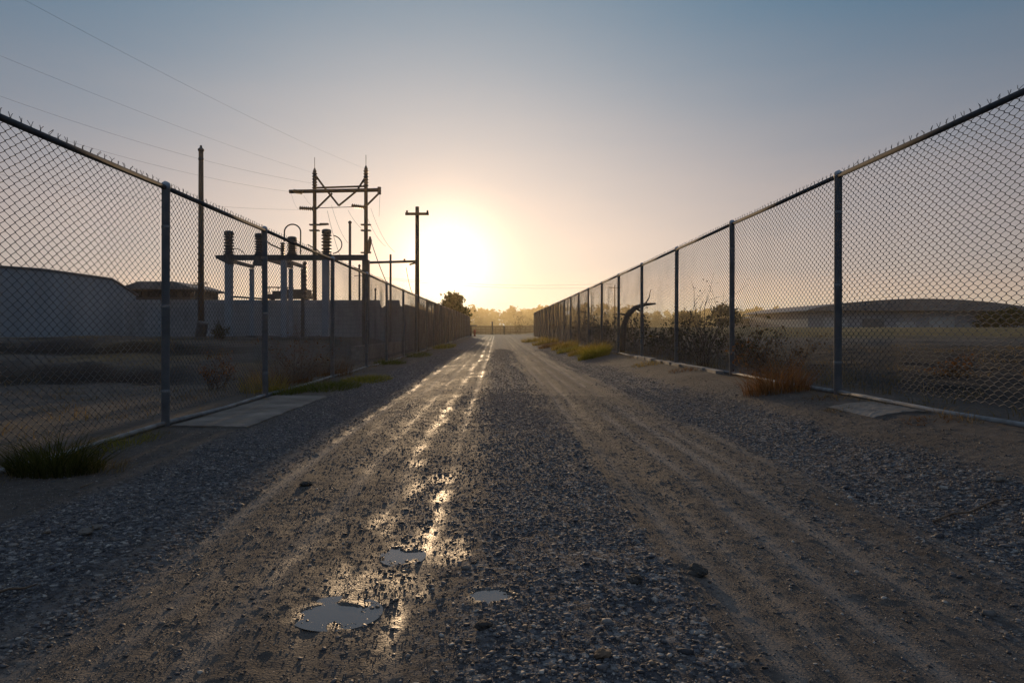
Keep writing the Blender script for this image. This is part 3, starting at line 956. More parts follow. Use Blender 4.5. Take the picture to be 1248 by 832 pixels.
# shrubs behind the right fence
shrub(4.20, 10.2, 0.72, 1.1, 24, 0.04, M['rust'], 'dark round brown bush behind the wire right of the second post', seed=4, leaves=1000, up=0.45)
shrub(4.10, 13.6, 1.5, 0.7, 18, 0.04, M['darkleaf'], 'tall thin dry bush with bare stalks between right posts', seed=9, leaves=300, up=0.8)
shrub(4.75, 16.5, 1.0, 1.6, 30, 0.08, M['darkleaf'], 'dense dark shrub under the arching dead branch', seed=12, leaves=560, up=0.55)
shrub(5.6, 15.5, 0.85, 1.9, 30, 0.08, M['darkleaf'], 'dense dark shrub right of the arching dead branch', seed=13, leaves=420, up=0.5)
shrub(4.9, 20.5, 1.1, 2.0, 26, 0.09, M['darkleaf'], 'dense dark shrub left of the arching dead branch', seed=14, leaves=560, up=0.5)
shrub(5.2, 25.5, 1.3, 2.4, 26, 0.11, M['darkleaf'], 'dark leafy shrub far along behind the right fence', seed=15, leaves=560, up=0.5)
shrub(5.0, 32.0, 1.5, 3.0, 26, 0.13, M['darkleaf'], 'wide dark shrub near the far half of the right fence', seed=16, leaves=560, up=0.5)
shrub(5.5, 43.0, 1.9, 3.4, 26, 0.16, M['darkleaf'], 'farthest dark shrub behind the right fence', seed=17, leaves=560, up=0.5)
shrub(6.6, 9.8, 0.36, 0.8, 14, 0.035, M['rust'], 'low russet weed in the dirt field beyond the nearest right panel', seed=18, leaves=380, up=0.5)
shrub(-10.6, 26.0, 0.6, 0.8, 14, 0.07, M['darkleaf'], 'small dark bush at the foot of the ribbed bushing columns', seed=19, leaves=700, up=0.6)
shrub(-3.75, 13.0, 0.95, 0.7, 14, 0.045, M['rust'], 'bare reddish brown bush against the third left fence post', seed=21, leaves=420, up=0.7)
shrub(-4.6, 11.2, 0.6, 0.8, 12, 0.045, M['rust'], 'low reddish bush in the lot behind the second left post', seed=22, leaves=420, up=0.6)

# arching dead branch
b0 = [at(757, 420, 22.5), at(760, 398, 22.5), at(765, 384, 22.5), at(774, 375, 22.6), at(786, 371, 22.7), at(799, 370, 22.8)]
b0[0].z = hz(b0[0].x, 22.5) - 0.1
root = empty('dead_branch', (b0[0].x, 22.5, b0[0].z), 'thick dead branch arching over the shrubs behind the right fence', 'branch')
MB().tube(b0, [0.11, 0.10, 0.09, 0.08, 0.06, 0.03], 8).build('limb', M['bark'], root, True)
MB().tube([b0[3], b0[3] + Vector((0.25, .2, -.12)), b0[3] + Vector((0.42, .3, -.35))], [0.05, 0.035, 0.015], 6).build('side_limb', M['bark'], root, True)
MB().tube([b0[4], b0[4] + Vector((0.15, .1, .22)), b0[4] + Vector((0.22, .1, .5))], [0.03, 0.02, 0.008], 5).build('side_limb', M['bark'], root, True)
MB().tube([b0[2], b0[2] + Vector((-0.2, .2, .05)), b0[2] + Vector((-0.45, .2, .02))], [0.045, 0.03, 0.012], 6).build('side_limb', M['bark'], root, True)

# tree beyond the left fence
tree(-5.8, 92, 5.2, 4.0, 'bushy tree standing above the far end of the left fence', seed=8, nclump=90, per=60, leaf=0.34, base=0.22)

# distant wood, one hazy mass
mb = MB(); r_ = random.Random(77)
for k in range(330):
    x = r_.uniform(-110, 190); y = r_.uniform(225, 290); h = r_.uniform(6.2, 8.6); w = r_.uniform(4, 8)
    if x > 45: h *= .8
    if r_.random() < 0.08: h *= 1.25; w *= .55
    z0 = hz(x, y)
    for c in range(18):
        t = r_.random(); rad = w * .5 * math.sin(PI * (0.2 + .75 * t)) ** .7
        cx, cy, cz = x + r_.uniform(-1, 1) * rad, y + r_.uniform(-1, 1) * rad, z0 + h * t
        leaf_cards(mb, [(cx + r_.gauss(0, w * .1), cy + r_.gauss(0, w * .1), cz + r_.gauss(0, w * .07)) for _ in range(10)], 1.3, r_.random() * 1e6)
tag(mb.build('distant_wood', M['farleaf']), 'hazy line of trees along the horizon', None, kind='stuff')

# ------------------------------------------------------------------ lot on the left: walls and buildings
WY = 34.5
# long block wall, broken top near its right end
wall = MB()
x0, x1 = -18.8, -4.55
zt = 2.50
prof = [(x0, 0.35), (-4.42, 0.2), (-4.42, 2.2), (-4.88, 2.2), (-4.92, zt), (-5.56, zt), (-5.62, 2.22), (-5.70, 2.18), (-5.76, 2.10), (-5.84, 2.14), (-5.90, 2.30), (-5.92, zt), (-9, zt), (x0, zt + 0.02)]
wall.prism([(u, z) for u, z in prof], (0, WY, 0), (1, 0, 0), (0, 0.2, 0))
wo = wall.build('block_wall', M['block']); tag(wo, 'long grey block wall behind the substation with broken top at one end', 'wall')
# continuing wall further along the fence
w2 = MB(); w2.prism([(0, 0), (30, 0), (30, 2.0), (0, 2.0)], (-4.6, WY + 0.4, 0.3), Vector((-0.02, 1, 0)).normalized(), (-0.2, 0, 0))
tag(w2.build('boundary_wall', M['kerb']), 'plain rendered wall running beside the far left fence', 'wall')
# low kerb beside the fence, further on
kb = MB(); kb.quad_box((-4.35, 28.5, hz(-4.35, 28.5) + 0.16), (0.25, 15, 0.55))
tag(kb.build('concrete_kerb', M['kerb']), 'low concrete kerb behind the left fence beyond the third post', 'kerb')

# pale warehouse wall at the left
wr = empty('warehouse', (-22, 34, 0.5), 'pale blue grey warehouse with a sloping roofline at the far left', 'warehouse')
pa, pb = at(-90, 403, 29.5), at(166, 403, 36.8)
d = (pb - pa); L = math.hypot(d.x, d.y); dx = Vector((d.x / L, d.y / L, 0)); nrm = Vector((-dx.y, dx.x, 0))
zA, zB, zC = CAMZ + 83 / F * 29.5, CAMZ + 64 / F * 34.6, CAMZ + 49 / F * 36.8
MB().prism([(0, -0.2), (L, -0.2), (L, zC - .3), (L * .86, zB), (L * .5, zA - .02), (0, zA)], (pa.x, pa.y, 0), dx, nrm * 9).build('wall', M['sheet'], wr)
tr = MB(); rp = [(0, zA + .01), (L * .5, zA - .01), (L * .86, zB + .01), (L + .12, zC - .30)]
for (u0, z0), (u1, z1) in zip(rp, rp[1:]):
    tr.prism([(u0, z0), (u1, z1), (u1, z1 + .09), (u0, z0 + .09)], Vector((pa.x, pa.y, 0)) - nrm * .06, dx, nrm * 9.2)
tr.build('roof', M['roof'], wr)

# dark low shed behind the block wall
sh = empty('shed', tuple(at(195, 403, 41)), 'dark low shed with a flat overhanging roof behind the block wall', 'shed')
a, b = at(152, 358, 41), at(238, 358, 41)
z1 = CAMZ + 50 / F * 41
MB().quad_box(((a.x + b.x) / 2, 43, z1 / 2 + .2), (b.x - a.x - 0.5, 4, z1 - .4)).build('wall', M['shed'], sh)
MB().prism([(0, z1), (1.3, z1 + .46), (3.4, z1 + .46), (b.x - a.x + .2, z1 + .12), (b.x - a.x + .2, z1), ], (a.x - .2, 40.4, 0), (1, 0, 0), (0, 5, 0)).build('roof', M['roof'], sh)
MB().quad_box(((a.x + b.x) / 2, 40.55, z1 - 0.58), (b.x - a.x, 0.3, 0.1)).build('eave_beam', M['darksteel'], sh)
for q in range(4):
    MB().quad_box((a.x + .7 + q * 1.05, 40.96, z1 - .27), (0.7, 0.06, 0.36)).build('window', M['glass'], sh)

# ------------------------------------------------------------------ poles
def pole_mesh(p, z1, r0, r1, n=12):
    z0 = hz(p[0], p[1]) - 0.3
    return MB().tube([(p[0], p[1], z0), (p[0], p[1], (z0 + z1) / 2), (p[0], p[1], z1)], [r0, (r0 + r1) / 2, r1], n)


# plain pole with a cap and a dark cabinet stub at the foot
p = at(245, 184, 30)
pr = empty('utility_pole', (p.x, 30, hz(p.x, 30)), 'plain tall pole without crossarm standing before the block wall', 'pole')
pole_mesh(p, p.z, 0.14, 0.10).build('pole', M['wood'], pr, True)
MB().lathe((p.x, p.y, p.z - .02), [(0.10, 0), (0.135, .02), (0.135, .09), (0.06, .16), (0.04, .26), (.0, .27)], 10).build('cap', M['darksteel'], pr)
MB().lathe((p.x, p.y, p.z - .42), [(0.105, 0), (0.118, .02), (0.118, .09), (0.105, .11)], 10).build('band', M['darksteel'], pr)
for zz in (2.95, 3.02):
    MB().tube([(p.x - .32, p.y - .12, zz), (p.x + .34, p.y - .12, zz + .04)], 0.02, 6).build('step_bar', M['darksteel'], pr)
pc = at(244, 398, 29.5)
cb = empty('metal_drum', (pc.x, 29.5, hz(pc.x, 29.5)), 'dark tilted metal bin leaning at the foot of the plain pole', 'bin')
o = MB(); o.lathe((0, 0, 0), [(0.22, 0), (0.23, .02), (0.23, .30), (0.245, .32), (0.245, .35), (0.23, .37), (0.23, .62), (0.245, .64), (0.22, .66)], 16)
bo = o.build('body', M['darksteel']); bo.parent = cb; bo.location = (0, 0, 0); bo.rotation_euler = (0.12, 0.22, 0)
o = MB(); o.lathe((0, 0, .66), [(0.20, 0), (0.235, .01), (0.235, .03), (0.05, .05)], 16)
bo = o.build('lid', M['darksteel']); bo.parent = cb; bo.rotation_euler = (0.12, 0.22, 0)


def ribbed(mb, c, z0, z1, r, ribs, n=14, core=0.62):
    prof = [(r * core, z0)]
    for k in range(ribs):
        za = z0 + (z1 - z0) * (k + 0.15) / ribs; zb = z0 + (z1 - z0) * (k + 0.85) / ribs
        prof += [(r * core, za), (r, za + (zb - za) * .35), (r * .97, za + (zb - za) * .65), (r * core, zb)]
    prof += [(r * core, z1)]
    return mb.lathe((c[0], c[1], 0), prof, n)


# bus frame: beam on columns, four ribbed bushings on top
BY = 27.0
bus = empty('bus_support', tuple(at(340, 405, BY)), 'steel bus frame with four ribbed bushings standing on its beam', 'substation frame')
zb = CAMZ + (VY - 314) / F * BY
xa, xb_ = at(268, 0, BY).x, at(448, 0, BY).x
MB().quad_box(((xa + xb_) / 2 + .15, BY, zb), (xb_ - xa - .3, 0.24, 0.20)).build('beam', M['darksteel'], bus)
MB().prism([(0, -.03), (.5, -.28), (.62, -.28), (.62, .10), (.0, .08)], (xa - .12, BY - .14, zb), (1, 0, 0), (0, .28, 0)).build('bracket', M['darksteel'], bus)
for k, (px, wd, mt, yy) in enumerate([(279, 0.25, 'bluesteel', 0), (346, 0.20, 'bluesteel', 0), (397, 0.24, 'bluesteel', 0), (446, 0.26, 'darksteel', 0),
                                      (307, 0.16, 'bluesteel', 3.5), (354.5, 0.16, 'bluesteel', 3.5), (369, 0.13, 'darksteel', 3.5)]):
    q = at(px, 314, BY + yy)
    z0 = hz(q.x, BY + yy) - .2; ztop = zb - .103 if yy == 0 else zb - .12
    MB().quad_box((q.x, BY + yy, (z0 + ztop) / 2), (wd, wd, ztop - z0)).build('column', M[mt], bus)
    MB().quad_box((q.x, BY + yy, hz(q.x, BY + yy) + .04), (wd + .25, wd + .25, .09)).build('base_plate', M['concrete'], bus)
    if yy:
        MB().quad_box((q.x, BY + yy / 2 + .1, zb - .02), (0.12, yy + .1, 0.14)).build('cross_beam', M['darksteel'], bus)
for px, ph in ((279, 282), (316.5, 285), (356, 289), (398, 280)):
    q = at(px, 314, BY); ht = (311 - ph) / F * BY
    bs = MB(); ribbed(bs, q, zb + .16, zb + .16 + ht - .22, 0.205, 6, 16, 0.66)
    bo = bs.build('bushing', M['porcelain'], bus)
    MB().lathe((q.x, BY, zb + .16 + ht - .222), [(0.165, 0), (0.19, .01), (0.19, .12), (0.15, .17), (0.05, .19)], 14).build('bushing_cap', M['darksteel'], bus)
    MB().lathe((q.x, BY, zb + .098), [(0.21, 0), (0.21, .04), (0.17, .065)], 14).build('bushing_base', M['darksteel'], bus)
# hanging bracket box, spindle insulators and inverted-U cable
q = at(314.5, 320, BY); MB().quad_box((q.x, BY - .05, zb - .22), (0.34, .2, .22), 0, .8).build('junction_box', M['darksteel'], bus)
q = at(346, 303, BY); s = MB(); ribbed(s, (q.x, BY - .16), zb + .10, zb + .58, .10, 5); s.build('insulator', M['porcelain'], bus)
q = at(369, 335, BY); s = MB(); ribbed(s, (q.x, BY + .3), zb - 1.6, zb - .12, .09, 9); s.build('insulator', M['porcelain'], bus)


def arc_pts(c, rx, rz, a0, a1, n=18, y=0):
    return [(c[0] + rx * math.cos(a0 + (a1 - a0) * k / n), c[1] + y, c[2] + rz * math.sin(a0 + (a1 - a0) * k / n)) for k in range(n + 1)]


c = at(356.5, 283, BY - .3); w = 9.8 / F * BY
pts = [(c.x - w, c.y, zb + .6)] + arc_pts(c, w, 9.5 / F * BY, PI, 0) + [(c.x + w, c.y, zb + .1)]
MB().tube(pts, 0.028, 7).build('loop_cable', M['cable'], bus, True)
c = at(404, 298, BY - .25); MB().tube(arc_pts(c, 12.5 / F * BY, 11 / F * BY, 1.35, -1.45), 0.022, 6).build('loop_cable', M['cable'], bus, True)
pp = [at(325, 294, BY - .2), at(330, 298, BY - .2), at(337, 301, BY - .2), at(345, 305, BY - .2)]
MB().tube(pp, 0.03, 6).build('jumper', M['cable'], bus, True)
pp = [at(283, 303, BY - .2), at(290, 303, BY - .2), at(296, 307, BY - .2), at(300, 312, BY - .2)]
MB().tube(pp, 0.016, 6).build('jumper', M['cable'], bus, True)
pp = [at(375, 298, BY - .2), at(386, 304, BY - .2), at(394, 312, BY - .2)]
MB().tube(pp, 0.02, 6).build('jumper', M['cable'], bus, True)

# transformer deck behind the wall
tp = empty('transformer_platform', tuple(at(350, 366, 40)), 'dark railed platform with equipment showing above the block wall', 'platform')
q0, q1 = at(286, 364, 38), at(378, 358, 38)
MB().quad_box(((at(325, 0, 38).x + q1.x) / 2, 38, CAMZ + 41.5 / F * 38), (q1.x - at(325, 0, 38).x, 1.4, .22)).build('deck', M['darksteel'], tp)
MB().quad_box(((at(352, 0, 38).x + q1.x) / 2, 38, CAMZ + 47 / F * 38), (1.1, 1.0, .26)).build('tank', M['darksteel'], tp)
MB().quad_box((at(340, 0, 38).x, 38, CAMZ + 46 / F * 38), (.5, .8, .18)).build('tank', M['darksteel'], tp)
MB().tube([at(326, 350, 37.5), at(358, 350.5, 37.5)], .035, 6).build('rail', M['darksteel'], tp)
for px in (328, 339, 350, 357):
    MB().tube([at(px, 350, 37.5), at(px, 363, 37.5)], .025, 6).build('rail_post', M['darksteel'], tp)
for px in (330, 352, 372):
    x = at(px, 0, 38).x; zt_ = CAMZ + 39 / F * 38
    MB().quad_box((x, 38.3, (zt_ + .4) / 2), (.2, .2, zt_ - .4)).build('deck_post', M['darksteel'], tp)
MB().tube([at(284, 361.5, 38), at(325, 364.5, 38)], .05, 6).build('pipe', M['darksteel'], tp)

# H-frame structure
HY = 44.0
hf = empty('h_frame_pole', tuple(at(414, 403, HY)), 'two-legged H-frame power structure with crossarm and braces', 'power pole')
def hp(px, py, dy=0.0): return at(px, py, HY + dy)
for px, ty in ((383.5, 209), (446, 206)):
    q = hp(px, ty)
    pole_mesh(q, q.z - .2, 0.15, 0.115).build('pole', M['wood'], hf, True)
    zt_ = q.z - .2
    s = MB(); ribbed(s, q, zt_ - .95, zt_ + .15, .17, 6, 12, .62); s.build('insulator', M['porcelain'], hf)
    MB().tube([(q.x, HY, zt_ + .14), (q.x, HY, zt_ + 1.1)], 0.018, 5).build('lightning_rod', M['darksteel'], hf)
    MB().lathe((q.x, HY, zt_ + .13), [(.1, 0), (.13, .05), (.1, .14), (.03, .3)], 10).build('cap', M['darksteel'], hf)
    for yy_ in (281, 274) if px < 400 else (281, 274, 308):
        zz = CAMZ + (VY - yy_) / F * HY
        MB().quad_box((q.x, HY - .02, zz), (0.62, .34, .07)).build('step_plate', M['darksteel'], hf)
for yy_, xA, xB, hh in ((234.5, 354, 463, .20), (230, 384, 447, .10)):
    a, b = hp(xA, yy_), hp(xB, yy_ - 2)
    MB().tube([a + Vector((0, -.24, 0)), b + Vector((0, -.24, 0))], hh * .62, 8).build('crossarm', M['wood'], hf)
for pts in ([(383.5, 213), (393, 226), (412, 250)], [(446, 213), (434, 232), (412, 250)], [(384.5, 254), (404, 235)], [(447, 249), (462, 234)]):
    MB().tube([hp(x, y) + Vector((0, .2, 0)) for x, y in pts], 0.065, 7).build('brace', M['wood'], hf)
a, b = hp(371, 254.5), hp(449, 252.5)
MB().tube([a + Vector((0, -.2, 0)), b + Vector((0, -.2, 0))], .022, 6).build('strain_rod', M['darksteel'], hf)
for (xa_, ya_, xb2, yb2) in ((367, 255, 384, 256), (430, 252, 446, 254), (360, 234.6, 371, 236.5)):
    s = MB(); A = hp(xa_, ya_) + Vector((0, -.42, 0)); B = hp(xb2, yb2) + Vector((0, -.42, 0)); n = 15; pts = []; rr = []
    for k in range(n):
        pts.append(A.lerp(B, k / (n - 1))); rr.append(.15 if k % 2 else .05)
    s.tube(pts, rr, 10); s.build('strain_insulator', M['porcelain'], hf)
s = MB(); s.tube([hp(390, 275) + Vector((0, -.2, 0)), hp(398, 274)], .035, 6); s.build('lamp_arm', M['darksteel'], hf)
s = MB(); s.quad_box(tuple(hp(396.5, 274) + Vector((0, -.3, 0))), (.55, .24, .1)); s.build('lamp_head', M['darksteel'], hf)
MB().tube([hp(463, 229) + Vector((0, -.24, 0)), hp(463, 238) + Vector((0, -.24, 0))], .12, 8).build('end_insulator', M['porcelain'], hf)
# fuse cutout on the right pole
MB().tube([hp(452, 289) + Vector((0, -.3, 0)), hp(452, 294) + Vector((0, -.3, 0)), hp(450.5, 308) + Vector((0, -.3, 0))], [.05, .13, .07], 8).build('fuse_cutout', M['porcelain'], hf)
MB().tube([hp(446, 294), hp(453, 297) + Vector((0, -.3, 0))], .04, 6).build('fuse_bracket', M['darksteel'], hf)
MB().tube([hp(447, 307), hp(453, 308) + Vector((0, -.3, 0))], .04, 6).build('fuse_bracket', M['darksteel'], hf)

# crossarm pole
CY = 31.0
q = at(508.5, 252, CY)
cp = empty('crossarm_pole', (q.x, CY, hz(q.x, CY)), 'single pole with a short plain crossarm beside the sun', 'power pole')
pole_mesh(q, q.z, 0.115, 0.085).build('pole', M['wood'], cp, True)
a, b = at(494, 261, CY - .12), at(522.5, 260.5, CY - .12)
MB().quad_box(((a.x + b.x) / 2, CY - .13, (a.z + b.z) / 2), (b.x - a.x, .10, .11)).build('crossarm', M['wood'], cp)
for px in (496, 521):
    t = at(px, 260, CY - .13); MB().lathe((t.x, t.y, t.z - .0), [(.03, 0), (.055, .03), (.04, .07), (.055, .09), (.02, .14)], 8).build('insulator', M['porcelain'], cp)
# boom between H-frame and crossarm pole
bm = empty('bus_boom', tuple(at(478, 403, 33)), 'thin horizontal boom with a slim mast left of the crossarm pole', 'boom')
MB().tube([at(449, 320, 33), at(507, 318.5, 31.5)], .06, 7).build('boom', M['darksteel'], bm)
q = at(476, 310, 33); pole_mesh(q, q.z, .06, .05, 8).build('mast', M['darksteel'], bm)
MB().tube([at(493, 319, 32), at(493, 315.5, 32)], .05, 6).build('fitting', M['porcelain'], bm)
MB().tube([at(499, 322.5, 31.6), at(506, 320.5, 31.6)], .04, 6).build('fitting', M['darksteel'], bm)
for (px, ty, yy, r, lab) in ((426.5, 272, 38, .085, 'slim dark mast left of the taller H-frame leg'), (438, 325, 36, .055, 'short thin post between the bus frame and the H-frame leg'),
                             (457.5, 354, 36, .05, 'stubby post just above the wall right of the H-frame')):
    q = at(px, ty, yy); e = empty('steel_mast', (q.x, yy, hz(q.x, yy)), lab, 'mast')
    pole_mesh(q, q.z, r, r * .85, 8).build('shaft', M['darksteel'], e, True)
    MB().lathe((q.x, yy, q.z - .01), [(r, 0), (r * 1.25, .02), (r * 1.25, .08), (r * .5, .14)], 8).build('cap', M['darksteel'], e)
    if px > 430 and px < 440:
        MB().tube([at(431, 326, yy), at(438, 328, yy), at(442, 331, yy)], .03, 6).build('arm', M['darksteel'], e)


# ------------------------------------------------------------------ wires
def wire(p0, p1, sag, label, r=0.010, n=24, name='power_line', group='power lines'):
    pts = []
    for k in range(n + 1):
        t = k / n; p = Vector(p0).lerp(Vector(p1), t); p.z -= sag * 4 * t * (1 - t); pts.append(p)
    o = MB().tube(pts, r, 5).build(name, M['cable'], None, True)
    return tag(o, label, 'wire', group)


wire(hp(384, 224), at(-80, 88, 26), 0.5, 'overhead wire running left from the top of the left H-frame leg', .0045)
wire(hp(355, 234), at(-160, 92, 24), 0.55, 'overhead wire running left from the tip of the crossarm', .0045)
wire(hp(367, 255.5), at(-160, 178, 25), 0.6, 'lowest overhead wire, leaving the strain insulator to the left', .0045)
wire(hp(383, 211), at(-120, 18, 18), 0.25, 'thin overhead wire high above the left fence', .0032)
wire(hp(446, 206), at(-140, -92, 14), 0.3, 'highest overhead wire crossing the top left of the sky', .003)
wire(hp(399, 257), hp(417, 318, -6), 0.25, 'slack jumper wire hanging from the braces to the bus frame', .012)
wire(hp(404, 250), hp(424, 296, -5), 0.3, 'thin drop wire left of the slim mast', .008)
wire(hp(424, 256), hp(446, 282, -2), 0.2, 'thin drop wire right of the slim mast', .008)
wire(hp(463, 238), hp(462, 264, 0), 0.02, 'short wire hanging from the crossarm end', .008)
wire(hp(452, 254), hp(481, 307, -5), 0.4, 'stay wire slanting down right from the H-frame', .008)
wire(hp(446, 261), hp(470, 300, -2), 0.3, 'second stay wire slanting beside the longer one', .008)
wire(at(453, 296, 40), at(471, 344, 34), 0.1, 'thick guy cable from the fuse cutout down to the wall', .022)
wire(at(495, 326, 34), at(503, 358, 33), 0.2, 'loose cable hanging under the boom near the crossarm pole', .014)
wire(hp(355, 236), hp(367, 255), 0.35, 'small slack loop under the left crossarm tip', .0045)
wire(hp(370, 238), hp(383, 253), 0.1, 'short wire from crossarm insulator to the left leg', .0045)
# far lines past the sun, carried on two poles behind trees and fence
fp0 = empty('utility_pole', (-30, 150, hz(-30, 150)), 'distant thin pole behind the far left fence', 'pole')
MB().tube([(-30, 150, 0), (-30, 150, 13.6)], [.16, .11], 8).build('pole', M['wood'], fp0)
MB().quad_box((-30, 149.8, 13.0), (2.4, .12, .14)).build('crossarm', M['wood'], fp0)
fp1 = empty('utility_pole', (26, 150, hz(26, 150)), 'distant thin pole behind the right fence', 'pole')
MB().tube([(26, 150, 0), (26, 150, 11.0)], [.16, .11], 8).build('pole', M['wood'], fp1)
MB().quad_box((26, 149.8, 10.4), (2.4, .12, .14)).build('crossarm', M['wood'], fp1)
for dz, dxx, lab in ((0.1, -1.0, 'faint distant wire below the sun, lower one'), (0.1, 1.0, 'faint distant wire right of the sun, upper one')):
    wire((-30 + dxx, 149.8, 13.0 + dz), (26 + dxx, 149.8, 10.4 + dz + (0.9 if dxx > 0 else 0)), 1.2, lab, .02)

# ------------------------------------------------------------------ far end of the road
GYD = 140.0
zg = hz(0, GYD)
fg = empty('field_gate', (1.5, GYD, zg), 'low hazy rail fence crossing the far end of the road', 'fence')
for px in range(556, 664, 6):
    x = at(px, 0, GYD).x
    MB().quad_box((x, GYD, hz(x, GYD) + .75), (.16, .16, 1.7)).build('post', M['wood'], fg)
xL, xR = at(556, 0, GYD).x, at(661, 0, GYD).x
for zz in (.45, .95, 1.5):
    MB().quad_box(((xL + xR) / 2, GYD - .1, zg + zz), (xR - xL, .05, .16)).build('rail', M['wood'], fg)
gw = MB(); gw.quad_box(((xL + xR) / 2, GYD + 8, zg + .75), (xR - xL + 30, .3, 2.1))
tag(gw.build('boundary_wall', M['concrete']), 'low pale wall behind the rail fence at the road end', 'wall')
for px, h_, lab in ((600, 2.3, 'taller gate post left of the middle of the road end'), (614.5, 1.6, 'short dark bollard in the middle of the road end')):
    q = at(px, 0, 120); z = hz(q.x, 120)
    o = MB().lathe((q.x, 120, z - .1), [(.13, 0), (.13, h_ - .05), (.16, h_ - .04), (.16, h_ + .04), (.05, h_ + .12)], 10).build('bollard', M['darksteel'])
    tag(o, lab, 'bollard')
ft = shrub(at(631, 0, 125).x, 125, 3.2, 1.6, 10, 0.2, M['darkleaf'], 'small sparse hazy tree before the far wall', name='sapling', leaves=160, seed=33, up=.85, cat='tree')
# little hut and red hydrant post by the left fence end
hq = at(572, 0, 98); hzv = hz(hq.x, 98)
ht = empty('roadside_hut', (hq.x, 98, hzv), 'small hut with a projecting flat roof at the end of the left fence', 'hut')
MB().quad_box((hq.x - .3, 98, hzv + .65), (1.3, 1.4, 1.5)).build('wall', M['shed'], ht)
MB().quad_box((hq.x, 98, hzv + 1.45), (2.1, 1.9, .14)).build('roof', M['roof'], ht)
MB().quad_box((hq.x - .3, 97.28, hzv + .55), (.6, .04, 1.1)).build('door', M['palepanel'], ht)
hq = at(578.5, 0, 92); hzv = hz(hq.x, 92)
hy = empty('hydrant', (hq.x, 92, hzv), 'small red hydrant post at the far left road edge', 'hydrant')
MB().lathe((hq.x, 92, hzv - .05), [(.2, 0), (.2, .08), (.13, .1), (.13, .72), (.17, .74), (.17, .8), (.12, .92), (.04, .98)], 12).build('barrel', M['redpaint'], hy, False)
MB().tube([(hq.x - .24, 92, hzv + .55), (hq.x + .24, 92, hzv + .55)], .07, 8).build('outlet', M['redpaint'], hy)
MB().tube([(hq.x, 91.74, hzv + .5), (hq.x, 92, hzv + .5)], .08, 8).build('outlet', M['redpaint'], hy)

# ------------------------------------------------------------------ arched hangar across the right field
HYD = 120.0
hg = empty('hangar', (75, HYD, hz(75, HYD)), 'long low grey hangar with an arched roof across the right field', 'hangar')
ax0, ax1 = at(985, 0, HYD).x, at(1262, 0, HYD).x
W = ax1 - ax0; n = 24
zE = CAMZ + 26 / F * HYD; zA = CAMZ + 39 / F * HYD
prof = [(W * k / n, zE + (zA - zE) * math.sin(PI * k / n) ** .75) for k in range(n + 1)]
MB().prism([(0.4, 0)] + [(W - .4, 0)] + [(W - .4, zE - .2), (.4, zE - .2)], (ax0, HYD + 1, 0), (1, 0, 0), (0, 28, 0)).build('wall', M['hangar'], hg)
MB().prism([(-.6, zE - .25)] + [(W + .6, zE - .25)] + list(reversed(prof)), (ax0, HYD - .4, 0), (1, 0, 0), (0, 31, 0)).build('roof', M['roof'], hg)
r_ = random.Random(2); u = 3.0
while u < W - 4:
    wd = r_.uniform(2.0, 4.5); h_ = r_.uniform(1.2, 2.3)
    if r_.random() < .65:
        MB().quad_box((ax0 + u + wd / 2, HYD + .93, 1.1 + h_ / 2), (wd, .1, h_)).build('door', M['palepanel'] if r_.random() < .6 else M['roof'], hg)
    u += wd + r_.uniform(.8, 3)
# low long shed left of it
ls = empty('barn', (50, 150, hz(50, 150)), 'low dark barn with a shallow roof left of the arched hangar', 'barn')
a, b = at(890, 0, 150).x, at(1010, 0, 150).x
MB().quad_box(((a + b) / 2, 155, 1.7), (b - a, 9, 3.0)).build('wall', M['hangar'], ls)
MB().prism([(0, 0), (b - a + 1, 0), ((b - a) / 2 + .5, 1.5)], (a - .5, 150, 3.2), (1, 0, 0), (0, 10, 0)).build('roof', M['roof'], ls)
for k, (px, yy, h_, w_, lab) in enumerate([(1232, 116, 3.3, 5.0, 'round tree before the right end of the hangar'), (1205, 117, 2.6, 4, 'small tree before the hangar roof end'),
                                           (884, 130, 4.2, 6, 'bushy tree left of the low barn'), (836, 150, 3.4, 7, 'low hazy tree beyond the thin dry bush')]):
    tree(at(px, 0, yy).x, yy, h_, w_, lab, seed=40 + k, nclump=40, per=30, leaf=.5, mat='farleaf', trunk_r=.14, base=.15, group='trees beyond the right field')

# ------------------------------------------------------------------ concrete slabs, rocks, sticks
def slab(x0, x1, y0, y1, th, seed, label):
    nxs, nys = 14, 22; mb = MB(); r = random.Random(seed)
    zz = sum(hz(x, y) for x in (x0, (x0 + x1) / 2, x1) for y in (y0, (y0 + y1) / 2, y1)) / 9 + th
    g_ = []
    for j in range(nys + 1):
        row = []
        for i in range(nxs + 1):
            x = x0 + (x1 - x0) * i / nxs; y = y0 + (y1 - y0) * j / nys
            ed = (i == nxs) * (0.10 * float(fbm(np.array([y * 1.7]), np.array([seed * 3.1]), seed, 3)[0]) - 0.012 * r.random()); ey = (j in (0, nys)) * (0.05 * float(fbm(np.array([x * 4.0]), np.array([seed * 7.1]), seed, 3)[0]))
            row.append(len(mb.v)); mb.v.append((x + ed, y + ey, hz(x + ed, y + ey) + th + .006 * r.random() - (0.004 if 0 < i < nxs else .012)))
        g_.append(row)
    for j in range(nys):
        for i in range(nxs):
            mb.f.append((g_[j][i], g_[j][i + 1], g_[j + 1][i + 1], g_[j + 1][i]))
    loop = g_[0] + [g_[j][-1] for j in range(1, nys + 1)] + list(reversed(g_[-1][:-1])) + [g_[j][0] for j in range(nys - 1, 0, -1)]
    low = []
    for k in loop:
        v = mb.v[k]; low.append(len(mb.v)); mb.v.append((v[0], v[1], v[2] - .25))
    for k in range(len(loop)):
        j = (k + 1) % len(loop); mb.f.append((loop[j], loop[k], low[k], low[j]))
    o = mb.build('concrete_slab', M['concrete'], None, False); return tag(o, label, 'slab')


